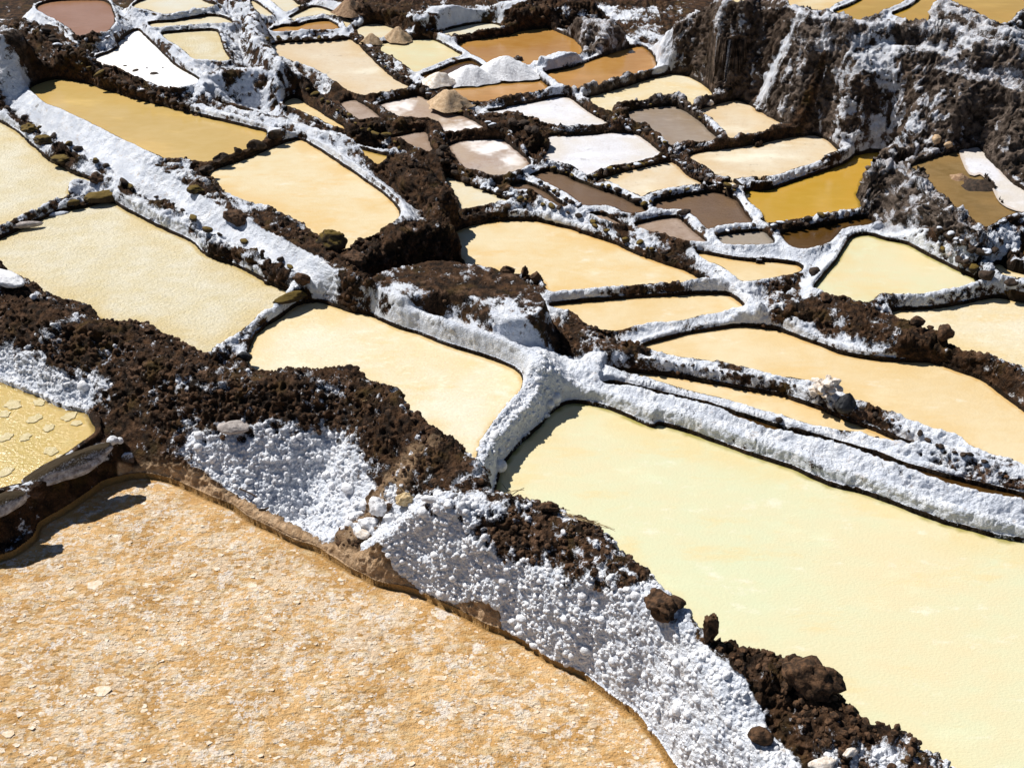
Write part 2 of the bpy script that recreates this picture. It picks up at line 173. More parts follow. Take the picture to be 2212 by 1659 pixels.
# key, crest height (None: follows the ponds), half width, side slope, salt amount (one or more along it),
# extra {tan, face, rough}, name, category, label, centre line
BANKS = [
('FB1', .88, .10, 1.65, (.22,.2,.14,.2,.3), dict(face=2.2, rough=1.5, lump=1, run=.80, fo=.24), 'earth_bank', 'earth bank', 'high dark brown crumbly bank at lower left with salt nodules below', 'D -120,540 -40,580 60,645 150,690 260,715 330,755 420,790 520,815 650,815 740,815 815,845 865,895 915,945 985,1000 1035,1045'),
('FB2', .96, .08, 1.28, (.55,.2,.3,.35,.4), dict(face=1.6, rough=1.2, lump=1, run=.86, fo=.10), 'salt_bank', 'earth bank', 'front bank covered in white salt nodules with a dark soil crest', 'D 965,1085 1040,1080 1110,1100 1190,1115 1270,1150 1300,1195 1350,1235 1420,1285 1455,1330 1510,1345'),
('FB3', .95, .10, 1.3, (.1,.05,.15,.5,.6), dict(face=1.0, rough=1.6, lump=1, run=.9, fo=.25), 'earth_bank', 'earth bank', 'rearmost brown peaked bank at the bottom right, speckled with salt', 'D 1530,1365 1600,1420 1700,1450 1770,1470 1805,1540 1880,1590 1960,1640 2060,1720 2250,1850'),
('FB4', .74, .14, 1.1, (.9,1.,1.), dict(face=.8, rough=.8, lump=1), 'salt_bank', 'salt bank', 'smooth white salt lobe running down to the bottom edge', 'D 1400,1330 1470,1400 1530,1490 1600,1590 1680,1700 1750,1800'),
('GUL2', None, .035, 1, (.05,.0,.1), dict(rough=1.6, pri=2.5), 'shaded_gully', 'gully', 'narrow dark gully between the white salt lobe and rearmost brown bank', 'D 1500,1355 1540,1410 1575,1470 1620,1545 1670,1615 1740,1710'),
('LEDGE', .07, .035, .9, (.0,), dict(tan=1., rough=.7, narrow=12.), 'mud_ledge', 'mud ledge', 'tan mud ledge along the back edge of the orange pond', 'i 780,815 900,805 1000,822 1200,885 1400,972 1550,1045 1700,1135 1900,1232 2080,1322 l 60,182 250,278 400,322 600,412 800,492 950,565'),
('LOG', .36, .05, 3.0, (.1,), dict(rough=.5), 'earth_divider', 'divider', 'dark steep divider under the two stone slabs at left edge', 'i -250,1110 0,985 120,935 250,870 450,760 620,660 720,610'),
('GUL', .22, .08, 1.0, (.35,), dict(tan=.5, rough=1., narrow=6.), 'rubble_gully', 'gully', 'dark gully with white boulders between the two front banks', 'D 770,1150 830,1120 880,1100 940,1080'),
('PA1', .88, .05, 1.3, (1.05,.95,1.05,1.1), dict(rough=1.2), 'salt_ridge', 'ridge', 'lumpy salt ridge with mossy clods directly behind the rough cream pond', 'D -40,225 0,244 45,275 92,305 131,317 171,331 210,367 249,390 262,420 315,446 367,464 420,499 472,525 525,548 574,583 613,598 652,612 705,625'),
('PA2', .90, .06, 1.0, (1.1,1.1,1.0,1.1,1.2,1.2), dict(rough=.5), 'salt_path', 'footpath', 'long straight white salt footpath running from left edge to the centre', 'D -60,155 0,186 52,217 92,244 131,266 171,288 210,312 249,342 289,369 315,386 367,409 420,447 472,475 525,501 580,534 626,559 679,586 731,606 784,634 862,662 941,694 1020,716 1100,748 1155,775'),
('PA12', None, .035, 1, (.0,.1,.25,.05,.3,.1,.3,.05), dict(rough=2.4, narrow=1.5, pri=4.), 'earth_strip', 'soil strip', 'dark clods and grass strip between the footpath and lumpy salt ridge', 'D -20,205 0,217 39,243 75,271 118,291 150,308 197,334 240,367 275,396 310,413 360,433 400,456 450,491 490,509 540,528 585,552 640,580 690,602 715,622'),
('PA3', 1.05, .10, 1.5, (.5,.2,.35,.05,.0,.0), dict(rough=1.5), 'earth_bank', 'earth bank', 'dark soil shoulder with clods in front of the rounded peach pond', 'D 330,350 410,385 450,420 510,450 550,460 620,505 690,545 740,575 780,610'),
('DIV', 1.06, .03, 3.0, (.15,), dict(rough=.8), 'block_divider', 'divider', 'dark divider of stone blocks between the golden and rounded ponds', 'D 430,372 520,338 580,306 630,278'),
('LR1', 1.26, .06, 1.6, (.05,.1,.1,.5), dict(rough=1.3), 'earth_ridge', 'ridge', 'dark rocky ridge between the golden pond and the white pan', 'D 40,135 120,140 200,150 270,180 350,205 430,228'),
('LR2', 1.1, .04, 1.5, (.85,), dict(rough=.8), 'salt_ridge', 'ridge', 'rounded salt ridge along the back of the golden pond, right part', 'D 430,228 500,250 570,272 625,290'),
('LR3', 1.08, .06, 1.2, (1.,1.,.95,.7), dict(rough=.6), 'salt_ridge', 'ridge', 'broad curved white ridge hugging the right side of the rounded peach pond', 'D 625,290 690,312 750,352 800,390 845,430 872,465'),
('LR4', 1.06, .10, 3.0, (.1,.0,.05), dict(rough=1.6), 'earth_wall', 'wall', 'tall black earth wall dropping right beside the rounded pond', 'D 870,350 905,380 940,410 965,445 950,475 890,490 850,508 790,535 750,555'),
('LR5', 1.10, .05, 1.5, (.55,.7,.7,.5,.2), dict(rough=1.1), 'salt_ridge', 'ridge', 'brown speckled salt ridge behind the sliver and triangular ponds', 'D 460,210 540,235 620,262 700,285 790,308 860,330 900,355'),
('BLK', .99, .33, 3.2, (.3,.16,.1,.4), dict(rough=.55), 'earth_block', 'earth mound', 'big flat topped dark brown earth block in the picture centre', 'D 870,610 940,595 1020,605 1080,625 1105,655'),
('BLS', .72, .14, 1.0, (.85,.95), dict(rough=.6), 'salt_apron', 'salt apron', 'white salt apron spilling off the dark block towards the junction', 'D 980,705 1070,700 1110,740 1150,765'),
('J1', .72, .06, 1.3, (1.2,1.2,1.1,.95), dict(rough=.9, lump=.6), 'salt_ridge', 'ridge', 'thick white ridge between smooth cream pond and largest yellow pond', 'D 1160,775 1180,830 1145,890 1090,960 1045,1010'),
('J2', .56, .05, 1.3, (1.2,1.2,1.,1.2,1.2), dict(rough=.8, lump=.6), 'salt_ridge', 'ridge', 'lower of two long parallel white ridges, bordering the largest pond', 'D 1240,835 1330,858 1500,903 1700,970 1800,1005 1950,1062 2100,1112 2300,1180'),
('J3', .56, .05, 1.3, (1.2,1.1,1.1,.9,1.1), dict(rough=.8, lump=.5), 'salt_ridge', 'ridge', 'upper of two long parallel white ridges, right of the junction', 'D 1205,775 1300,805 1450,848 1600,892 1750,930 1900,985 2050,1025 2212,1070 2400,1110'),
('J4', .56, .05, 1.5, (.7,.75,.8,.7,.7,.7), dict(rough=1.1), 'salt_ridge', 'ridge', 'salt ridge with dark clods carrying the white rock cluster', 'D 1280,775 1420,783 1520,797 1640,820 1740,842 1850,888 1950,930 2050,970 2150,1000 2350,1050'),
('SOIL', .60, .10, 1.2, (.15,.1,.2), dict(rough=1.2), 'earth_mound', 'earth mound', 'dark brown soil hump beside the black shadowed gully at centre', 'D 1215,695 1250,720 1300,742 1350,750'),
('MR1', None, .07, 1, (.9,.95,1.,.9), dict(rough=.6), 'salt_ridge', 'ridge', 'smooth white ridge between the half moon pond and wide curved pond', 'D 1350,735 1400,712 1480,702 1560,692 1610,685'),
('MR2', .56, .04, 1.0, (.95,.9,.85,.8,.8), dict(rough=.7), 'salt_ridge', 'ridge', 'white crusted border along the back of the wide curved pond', 'D 1620,690 1700,708 1800,748 1900,770 2000,772 2100,800 2212,855 2400,940'),
('MR3', .68, .12, .9, (.1,.12,.1,.05,.1), dict(rough=1.3), 'earth_mound', 'earth mound', 'long dark soil mound at right between three pale ponds', 'D 1690,655 1760,655 1860,680 1960,715 2050,750 2140,790 2300,860'),
('MR4', None, .05, 1, (.9,.85,.85), dict(rough=.7), 'salt_ridge', 'ridge', 'straight white ridge with one small hole right of the dark block', 'D 1190,640 1300,632 1450,622 1540,612'),
('MR5', .70, .05, 1.4, (.7,.75,.35,.3,.9,1.), dict(rough=1.1), 'salt_ridge', 'ridge', 'long ridge with dark tufted crest descending behind the broad peach pond', 'D 1120,455 1180,465 1280,500 1370,535 1450,565 1520,590 1580,620 1640,665'),
('MR6', .68, .04, 1.6, (.35,.2,.45), dict(rough=1.5), 'rubble_ridge', 'ridge', 'rocky rubble spur right of the tall black wall', 'D 1000,475 1040,462 1080,450 1130,430'),
('MR7', None, .05, 1, (.8,.7,.8), dict(rough=.8), 'salt_ridge', 'ridge', 'curved salt ridge under the small grey and dark olive ponds', 'D 1530,545 1600,540 1700,558 1790,560'),
('MR8', None, .05, 1, (.8,.9,.9,.8), dict(rough=.7), 'salt_ridge', 'ridge', 'white ridge with a round dark stone left of the triangular pond', 'D 1840,500 1810,550 1775,600 1730,645 1690,655'),
('MR9', None, .05, 1, (.9,.9,.85), dict(rough=.8), 'salt_ridge', 'ridge', 'white ridge dotted with mossy stones behind the triangular pond', 'D 1860,492 1950,508 2040,555 2120,600'),
('MR10', None, .06, 1, (.7,.8,.85), dict(rough=.9), 'salt_ridge', 'ridge', 'thick salt ridge with grey front face between triangular and right cream ponds', 'D 1885,650 2000,645 2100,620 2180,605 2350,625'),
('MR11', .80, .12, 1.0, (.6,.8), dict(rough=1.4), 'rubble_slope', 'slope', 'salt dusted rubble slope at the right edge below the muddy pond', 'D 2090,570 2130,530 2180,520 2300,500'),
('WE', 1.13, .03, 1.7, (.3,.3,.25,.3), dict(rough=2.2, streak=1, grey=1), 'earth_wall', 'wall', 'rough knobbly brown wall below the muddy olive pond at right', 'D 1900,352 1950,365 2010,415 2060,460 2120,500'),
('WD1', 1.92, .24, 1.25, (.22,.2,.24,.26,.2,.12,.0,-.05), dict(rough=1.4, streak=1, grey=1, topsalt=1), 'terrace_wall', 'wall', 'huge streaked brown and grey terrace wall across the upper right', 'D 1330,60 1400,68 1500,85 1600,92 1750,100 1900,108 2050,140 2212,185 2400,215'),
('WD2', 2.1, .07, 1.3, (1.2,1.2,1.1,1.2), dict(rough=.6), 'salt_bank', 'ridge', 'rounded white salt bank along the top of the big wall', 'D 1540,62 1700,60 1850,82 2000,105 2212,135 2400,160'),
('WD3', 2.33, .10, 2.2, (.22,.3,.22,.3,.22), dict(rough=1.7, streak=.6, grey=.6), 'earth_wall', 'wall', 'knobbly dark wall under the mustard ponds at the top right', 'D 1240,-25 1350,-20 1500,-12 1600,0 1680,12 1750,28 1850,46 1950,50 2050,62 2130,85 2250,105'),
('WD4', 2.45, .07, 2.2, (.5,.3,.2), dict(rough=1.8, streak=.6, grey=.8), 'rock_spur', 'rock spur', 'brown and white rock spur between the two mustard ponds at top right', 'D 2035,10 2080,28 2130,52 2190,72'),
('WD5', None, .04, 1, (1.1,), dict(rough=.5), 'salt_ridge', 'ridge', 'thin white ridge between the olive gold and peach ponds, top right', 'D 1790,25 1830,10 1870,-10'),
('WD6', None, .05, 1, (1.1,), dict(rough=.5), 'salt_ridge', 'ridge', 'thick white ridge between olive gold and mustard ponds, top right', 'D 1900,40 1950,20 1990,-5'),
('NK', 1.25, .15, 1.1, (.05,.05,.1,.1), dict(rough=1.8), 'earth_slope', 'slope', 'dark brown earth slope along the top centre of the picture', 'D 640,-40 740,-10 830,20 900,38 980,45 1080,38 1180,10 1260,0'),
('NK2', 1.35, .05, 1.0, (1.,), dict(rough=.6), 'salt_ridge', 'ridge', 'wavy white salt ridge at the top edge above the dark slope', 'D 940,15 1030,12 1100,5 1200,-15'),
('CW', 1.3, .10, 1.6, (.4,.35,.3), dict(rough=1.7, streak=1, grey=1), 'earth_wall', 'wall', 'short streaked brown wall behind the right end of the amber pond', 'D 1200,42 1260,42 1330,62 1370,85'),
('CW2', .98, .02, 2.0, (1.1,1.1), dict(rough=1., narrow=2.5, pri=.3), 'salt_ridge', 'ridge', 'white ridge looping round the right end of the amber pond at the wall', 'D 1300,62 1380,92 1425,125 1428,148'),
('TL1', 1.8, .15, 2.2, (.3,.2), dict(rough=1.6, grey=.6), 'rock_outcrop', 'outcrop', 'tall shaded brown outcrop at the left edge near the top', 'D -120,60 -40,62 8,70'),
('TL2', 1.42, .08, 1.2, (.05,.1,.25), dict(rough=2.0), 'earth_bank', 'earth bank', 'dark rubble bank between the outcrop and reddish brown pond', 'D 45,45 90,65 140,95 170,125'),
('TL3', None, .05, 1, (1.,.9,.8), dict(rough=.7), 'salt_ridge', 'ridge', 'thin white ridge along the left side of the reddish brown pond', 'D 20,-5 70,25 120,60 160,90'),
('TL4', None, .05, 1, (.45,.6,.8), dict(rough=1.1), 'salt_ridge', 'ridge', 'crusted ridge between reddish brown pond and the brilliant white pan', 'D 250,0 262,30 275,60 230,85 180,95'),
('TL5', 1.27, .04, 1.3, (.85,.6,.8,.85), dict(rough=1.), 'salt_ridge', 'ridge', 'salt ridge between the brilliant white pan and the rippled pond', 'D 300,62 340,90 380,120 420,150 450,180'),
('TL6', None, .04, 1, (.5,.6), dict(rough=1.1), 'salt_ridge', 'ridge', 'crusted ridge with a bush between the two pale top left ponds', 'D 300,40 340,42 400,38 450,28 500,20'),
('TL7', None, .04, 1, (.7,.6), dict(rough=1.), 'salt_ridge', 'ridge', 'dark ridge just above the rippled pond at top left', 'D 325,68 400,60 470,56 520,62'),
('TL8', 1.42, .05, 2.2, (.65,.6,.6,.7), dict(rough=1.1, streak=.8), 'salt_path', 'footpath', 'winding salt footpath above dripping columns at the top left', 'D 500,-5 540,22 545,60 565,95 590,125 610,140'),
('TL9', 1.28, .05, 2.0, (.8,.5,.4), dict(rough=1.1), 'salt_ledge', 'ledge', 'flat salt ledge over a black overhang below the rippled pond', 'D 440,165 490,152 560,148 620,155 650,165'),
('NR1', None, .04, 1, (.55,), dict(rough=1.4), 'block_divider', 'divider', 'row of dark salt topped blocks between small amber and pinkish cream ponds', 'D 580,78 650,78 750,72'),
('NR2', None, .05, 1, (.15,.2,.35,.25), dict(rough=1.5), 'stony_ridge', 'ridge', 'dark stony diagonal ridge between pinkish cream and pale yellow ponds', 'D 760,75 800,110 850,150 900,185'),
('NR3', None, .04, 1, (.85,), dict(rough=.6), 'salt_ridge', 'ridge', 'rounded white front ridge of the large pinkish cream pond', 'D 785,212 850,205 905,192'),
('NR4', None, .03, 1, (.9,), dict(rough=.6), 'salt_ridge', 'ridge', 'thin white ridge between pale yellow pond and the salt heaps', 'D 900,162 960,138 1010,122'),
('NR5', None, .03, 1, (.8,), dict(rough=.6), 'salt_ridge', 'ridge', 'thin straight ridge between the salt heaps and amber pond', 'D 925,180 1040,168 1130,150'),
('NR6', None, .04, 1, (1.,), dict(rough=.5), 'salt_ridge', 'ridge', 'white ridge between pale yellow and rear amber ponds', 'D 945,80 975,95 1015,120 1050,142'),
('NR7', None, .04, 1, (.8,), dict(rough=.8), 'salt_ridge', 'ridge', 'ridge behind the rear amber pond, below the narrow whitish pond', 'D 980,88 1080,76 1200,60'),
('NR8', None, .04, 1, (1.1,), dict(rough=.5), 'salt_ridge', 'ridge', 'double white ridge between the rear amber and looped amber ponds', 'D 1150,146 1250,125 1360,100'),
('NR9', None, .04, 1, (.9,), dict(rough=.6), 'salt_ridge', 'ridge', 'white ridge in front of the looped amber pond', 'D 1240,205 1330,182 1440,155'),
('NR10', None, .04, 1, (.95,), dict(rough=.5), 'salt_ridge', 'ridge', 'short white ridge between the front amber and looped amber ponds', 'D 1150,150 1190,180 1215,200'),
('NR11', None, .05, 1, (.75,), dict(rough=.9), 'salt_ridge', 'ridge', 'knobbly white ridge in front of the front amber pond', 'D 1010,225 1100,225 1215,205'),
('NR12', None, .04, 1, (.35,), dict(rough=1.), 'stony_ridge', 'ridge', 'brown stony ridge between centre white pan and curving cream pond', 'D 1230,210 1275,240 1320,262'),
('NR13', .93, .06, 1.4, (.05,.1,.05,.1), dict(rough=1.6), 'stony_ridge', 'ridge', 'dark stony ridge right of the drying tan mud pan', 'D 905,195 960,222 1020,245 1075,275 1110,310'),
('NR14', .95, .14, 1.8, (.02,.0), dict(rough=2.), 'earth_mound', 'earth mound', 'lumpy black mound casting shadow on the centre white pan', 'D 1090,258 1130,270 1160,285'),
('NR15', None, .04, 1, (.4,), dict(rough=1.1), 'stony_ridge', 'ridge', 'brown ridge between the upper and lower centre white pans', 'D 1185,290 1260,285 1340,275'),
('NR16', .90, .04, 1.8, (.25,.15), dict(rough=1.4), 'earth_ridge', 'ridge', 'dark stony ridge left and below the mauve grey pond', 'D 1325,245 1345,270 1400,285 1435,318'),
('NR17', .90, .03, 1.8, (.25,.6), dict(rough=1.1), 'earth_ridge', 'ridge', 'dark arched ridge over the back of the mauve grey pond', 'D 1325,240 1400,224 1455,220 1490,235 1530,275 1570,308'),
('NR18', None, .03, 1, (.8,), dict(rough=.8), 'salt_ridge', 'ridge', 'short white ridge between curving cream pond and wall side cream pond', 'D 1500,232 1555,215'),
('NR19', None, .04, 1, (.3,.2,.1), dict(rough=1.), 'earth_ridge', 'ridge', 'dark pointed ridge running into the foot of the big wall', 'D 1450,325 1570,310 1650,295 1755,262'),
('NR20', None, .05, 1, (.55,.45), dict(rough=1.2), 'stony_ridge', 'ridge', 'dark diagonal ridge left of the stained cream pond', 'D 1440,325 1480,350 1540,390 1585,410'),
('NR21', None, .02, 1, (.1,), dict(rough=1.4), 'block_divider', 'divider', 'thin row of black blocks between lower white pan and pinkish cream pond', 'D 1280,383 1350,362 1440,342'),
('NR22', None, .03, 1, (.8,), dict(rough=1.), 'salt_ridge', 'ridge', 'white ridge with mossy stones behind the long mud pond', 'D 1150,362 1240,380 1300,402 1360,430 1395,445'),
('NR23', None, .03, 1, (.5,), dict(rough=1.), 'stony_ridge', 'ridge', 'ridge with dark stones behind the grey brown pond', 'D 1395,435 1480,413 1590,405'),
('NR24', None, .03, 1, (.9,.8,.9), dict(rough=.8), 'salt_ridge', 'ridge', 'bending white ridge behind the mustard gold pond', 'D 1590,412 1700,388 1800,350 1880,325 1930,335'),
('NR25', None, .03, 1, (1.,), dict(rough=.8), 'salt_ridge', 'ridge', 'thin white ridge between grey brown mud and mustard gold ponds', 'D 1590,410 1620,450 1640,488'),
('NR26', None, .04, 1, (.5,.3,.5), dict(rough=1.3), 'stony_ridge', 'ridge', 'stony ridge between the mustard gold and dark olive ponds', 'D 1655,492 1750,475 1865,460'),
('NR27', None, .03, 1, (.3,.9,.95), dict(rough=.7), 'salt_ridge', 'ridge', 'curved ridge over the top of the small pink grey pond', 'D 1360,480 1440,460 1490,470 1530,515'),
('NR28', None, .03, 1, (.9,), dict(rough=.8), 'salt_ridge', 'ridge', 'white stone dotted ridge over the small grey rippled pond', 'D 1545,505 1600,492 1640,490'),
('NR29', None, .03, 1, (1.,), dict(rough=.6), 'salt_ridge', 'ridge', 'short white ridge between the grey rippled and dark olive ponds', 'D 1655,500 1690,535'),
('NR30', .88, .05, 1.8, (.03,.05), dict(rough=1.6), 'stony_ridge', 'ridge', 'black stony ridge left of the rounded brown grey pan', 'D 940,300 955,340 985,375 1010,390'),
('NR31', None, .03, 1, (.5,.8), dict(rough=1.4), 'stony_ridge', 'ridge', 'ridge of dark stones behind the greenish white pond', 'D 1000,380 1060,405 1100,415 1140,395'),
('NR32', None, .03, 1, (.85,), dict(rough=1.), 'salt_ridge', 'ridge', 'stone dotted white ridge between the two grey brown mud ponds', 'D 1150,390 1200,420 1250,448'),
('NR33', .90, .05, 3.0, (.0,), dict(rough=1.6), 'earth_ledge', 'ledge', 'black overhanging ledge below the drying tan mud pan', 'D 775,270 850,262 930,268 955,290'),
('NR34', 1.02, .05, 1.6, (.5,.25,.15), dict(rough=1.4), 'earth_ridge', 'ridge', 'dark mossy ridge between thin orange pond and drying grey pan', 'D 635,165 660,195 710,225 750,250 775,270'),
('NR35', .96, .04, 1.6, (.1,.05), dict(rough=1.2), 'earth_ridge', 'ridge', 'thin brown ridge between the drying grey and tan mud pans', 'D 735,200 780,220 820,240 860,258'),
('NR36', None, .04, 1, (1.,), dict(rough=.6), 'salt_ridge', 'ridge', 'white salt ridge stepping down from the top edge at centre left', 'D 560,-10 600,15 640,45 570,70'),
('NR37', None, .04, 1, (.95,), dict(rough=.6), 'salt_ridge', 'ridge', 'long white ridge at the foot of the dark top slope', 'D 680,12 740,30 790,55 850,60 890,70 960,60 1040,42 1100,48'),
('NR38', None, .03, 1, (.85,), dict(rough=.6), 'salt_ridge', 'ridge', 'thin ridge around the right of the small amber pond', 'D 620,50 700,38 735,55 750,65'),
('NR39', None, .03, 1, (.85,), dict(rough=.8), 'salt_ridge', 'ridge', 'ridge in front of the pond with two tan heaps', 'D 795,92 860,82 930,78'),
('NR40', None, .03, 1, (.5,.9), dict(rough=1.), 'salt_ridge', 'ridge', 'narrow ridge between rough cream pond and smooth cream pond', 'D 475,752 520,722 560,700 600,672 650,640'),
('NR41', None, .03, 1, (.3,.5), dict(rough=.9), 'stony_ridge', 'ridge', 'low dark ridge between the two rough cream ponds at left', 'D -60,520 0,497 80,470 150,440 200,415'),
('NR42', None, .04, 1, (.6,), dict(rough=.9), 'salt_ridge', 'ridge', 'pale ridge between the broad peach and brown ponds at the right edge', 'D 2120,600 2180,585 2212,600 2350,620'),
]
# ---------------------------------------------------------------- projection helpers
cp, sp = math.cos(PITCH), math.sin(PITCH)
def unproj(u, v, z):
    a = (np.asarray(u, float) - CW_/2)/FOC; b = (CH_/2 - np.asarray(v, float))/FOC
    dy = cp + b*sp; dz = -sp + b*cp
    t = (z - CAM_H)/dz
    return a*t, dy*t
def proj(x, y, z):
    zz = z - CAM_H; dep = y*cp - zz*sp; up = y*sp + zz*cp
    return CW_/2 + FOC*x/dep, CH_/2 - FOC*up/dep, dep
def parse(s):
    out = []; t = TILES['D']
    for w in s.split():
        if w in TILES: t = TILES[w]; continue
        q = [float(k) for k in w.split(',')]
        out.append((t[0] + q[0]*t[2], t[1] + q[1]*t[2], q[2] if len(q) > 2 else 0.0))
    return np.array(out)
def catmull(p, closed, n=4):
    m = len(p); out = []
    rngs = range(m if closed else m-1)
    for i in rngs:
        if closed: a, b, c, d = p[(i-1) % m], p[i], p[(i+1) % m], p[(i+2) % m]
        else: a, b, c, d = p[max(i-1, 0)], p[i], p[i+1], p[min(i+2, m-1)]
        L = np.linalg.norm(c[:2]-b[:2]) + 1e-6
        # shorten tangents next to short neighbours so that corners stay tight
        m1 = (c-a)*.5; m2 = (d-b)*.5
        l1 = np.linalg.norm(m1[:2])+1e-6; l2 = np.linalg.norm(m2[:2])+1e-6
        m1 = m1*min(1, L/l1); m2 = m2*min(1, L/l2)
        for k in range(n):
            t = k/n
            out.append((2*t**3-3*t*t+1)*b + (t**3-2*t*t+t)*m1 + (-2*t**3+3*t*t)*c + (t**3-t*t)*m2)
    if not closed: out.append(p[-1])
    return np.array(out)

# ---------------------------------------------------------------- noise
RT = rng.random((64, 64, 64)).astype(np.float32)
RJ = rng.random((64, 64, 64, 3)).astype(np.float32)
def vnoise(x, y, z):
    xi, yi, zi = np.floor(x), np.floor(y), np.floor(z)
    fx, fy, fz = (x-xi).astype(np.float32), (y-yi).astype(np.float32), (z-zi).astype(np.float32)
    fx = fx*fx*(3-2*fx); fy = fy*fy*(3-2*fy); fz = fz*fz*(3-2*fz)
    a, b, c = xi.astype(np.int32) & 63, yi.astype(np.int32) & 63, zi.astype(np.int32) & 63
    a1, b1, c1 = (a+1) & 63, (b+1) & 63, (c+1) & 63
    r = RT
    v00 = r[a, b, c]*(1-fx)+r[a1, b, c]*fx; v10 = r[a, b1, c]*(1-fx)+r[a1, b1, c]*fx
    v01 = r[a, b, c1]*(1-fx)+r[a1, b, c1]*fx; v11 = r[a, b1, c1]*(1-fx)+r[a1, b1, c1]*fx
    return (v00*(1-fy)+v10*fy)*(1-fz) + (v01*(1-fy)+v11*fy)*fz
def fbm(P, s, o=3, ax=(1, 1, 1), off=0.):
    t = 0; a = 1; w = 0
    for k in range(o):
        t = t + a*vnoise(P[:, 0]*s*ax[0]+off+17.3*k, P[:, 1]*s*ax[1]+3.1*off+5.7*k, P[:, 2]*s*ax[2]+9.1*k); w += a; a *= .5; s *= 2.07
    return t/w
def worley(P, s):
    Q = P*s; base = np.floor(Q - .5).astype(np.int32); best = np.full(len(P), 9., np.float32); rid = np.zeros(len(P), np.float32)
    for dx in (0, 1):
        for dy in (0, 1):
            for dz in (0, 1):
                c = base + np.array([dx, dy, dz]); k = c & 63
                j = RJ[k[:, 0], k[:, 1], k[:, 2]]
                d = (((c + .15 + .7*j) - Q)**2).sum(1)
                m = d < best; best[m] = d[m]; rid[m] = j[m, 0]
    return np.sqrt(best), rid
def sstep(a, b, x):
    t = np.clip((x-a)/(b-a), 0, 1); return t*t*(3-2*t)

# ---------------------------------------------------------------- plan of ponds and banks in metres
class Rec: pass
SLOPE = 4.2
ponds = []
for key, z, rim, look, label, s in PONDS:
    r = Rec(); r.key, r.z, r.rim, r.look, r.label = key, z, rim, look, label
    p = catmull(parse(s), True, 4)
    nx = np.roll(p[:, 1], -1) - np.roll(p[:, 1], 1); ny = -(np.roll(p[:, 0], -1) - np.roll(p[:, 0], 1))
    area = .5*np.sum(p[:, 0]*np.roll(p[:, 1], -1) - p[:, 1]*np.roll(p[:, 0], -1))
    if area < 0: nx, ny = -nx, -ny
    nl = np.hypot(nx, ny) + 1e-9; down = np.clip(ny/nl, 0, 1)
    th = PITCH + np.arctan((p[:, 1]-CH_/2)/FOC)
    zz = z + np.maximum(np.clip(p[:, 2], 0, 9), rim*.3*down)*(1 - np.tan(th)/SLOPE)
    X, Y = unproj(p[:, 0], p[:, 1], zz)
    # natural wobble of the shore
    w = .05*(fbm(np.stack([X, Y, X*0+z*9], 1), 3.2, 4) - .5)
    r.P = np.stack([X + w, Y + w*.7], 1)
    r.lo = r.P.min(0); r.hi = r.P.max(0); r.wide = look not in ('brown_wet',)
    r.depth = .02 if key == 'O' else .16
    ponds.append(r)
def pl_dist(pts, poly, closed):
    n = len(poly); A = poly; B = np.roll(poly, -1, 0)
    if not closed: A, B = A[:-1], B[:-1]
    best = np.full(len(pts), 1e9, np.float32); tt = np.zeros(len(pts), np.float32)
    inside = np.zeros(len(pts), bool) if closed else None
    x, y = pts[:, 0], pts[:, 1]
    for k in range(len(A)):
        a, b = A[k], B[k]; d = b-a; L = d@d + 1e-12
        t = np.clip(((x-a[0])*d[0] + (y-a[1])*d[1])/L, 0, 1)
        q = (x-a[0]-t*d[0])**2 + (y-a[1]-t*d[1])**2
        m = q < best; best[m] = q[m]
        if not closed: tt[m] = (k + t[m])/len(A)
        if closed:
            c = ((a[1] > y) != (b[1] > y))
            if c.any():
                xi = a[0] + (y-a[1])*d[0]/(d[1] if abs(d[1]) > 1e-12 else 1e-12)
                inside ^= c & (x < xi)
    best = np.sqrt(best)
    if closed: return np.where(inside, -best, best)
    return best, tt


def out_normal(P):
    c = np.roll(P, -1, 0) - np.roll(P, 1, 0); n = np.stack([c[:, 1], -c[:, 0]], 1); n /= np.linalg.norm(n, axis=1)[:, None] + 1e-9
    if .5*np.sum(P[:, 0]*np.roll(P[:, 1], -1) - P[:, 1]*np.roll(P[:, 0], -1)) < 0: n = -n
    return n
for it in range(5):                                   # keep a wall of earth between neighbouring ponds
    new = []
    for i, r in enumerate(ponds):
        push = np.zeros(len(r.P)); g_ = .105 if r.key not in ('CH', 'RW', 'RE') else .10
        for j, q in enumerate(ponds):
            if i == j or {r.key, q.key} == {'RE', 'RW'} or (q.lo > r.hi + .3).any() or (r.lo > q.hi + .3).any(): continue
            sd = pl_dist(r.P, q.P, True)
            push = np.maximum(push, np.clip((g_ if q.key != 'CH' else .11) - sd, 0, .25)*(.55 if q.key != 'CH' else 1.))
        nn = out_normal(r.P); ps = (push + np.roll(push, 1) + np.roll(push, -1))/3
        if r.key == 'CH': ps = ps*0
        new.append(r.P - nn*ps[:, None])
    for r, P in zip(ponds, new): r.P = P; r.lo = P.min(0); r.hi = P.max(0)

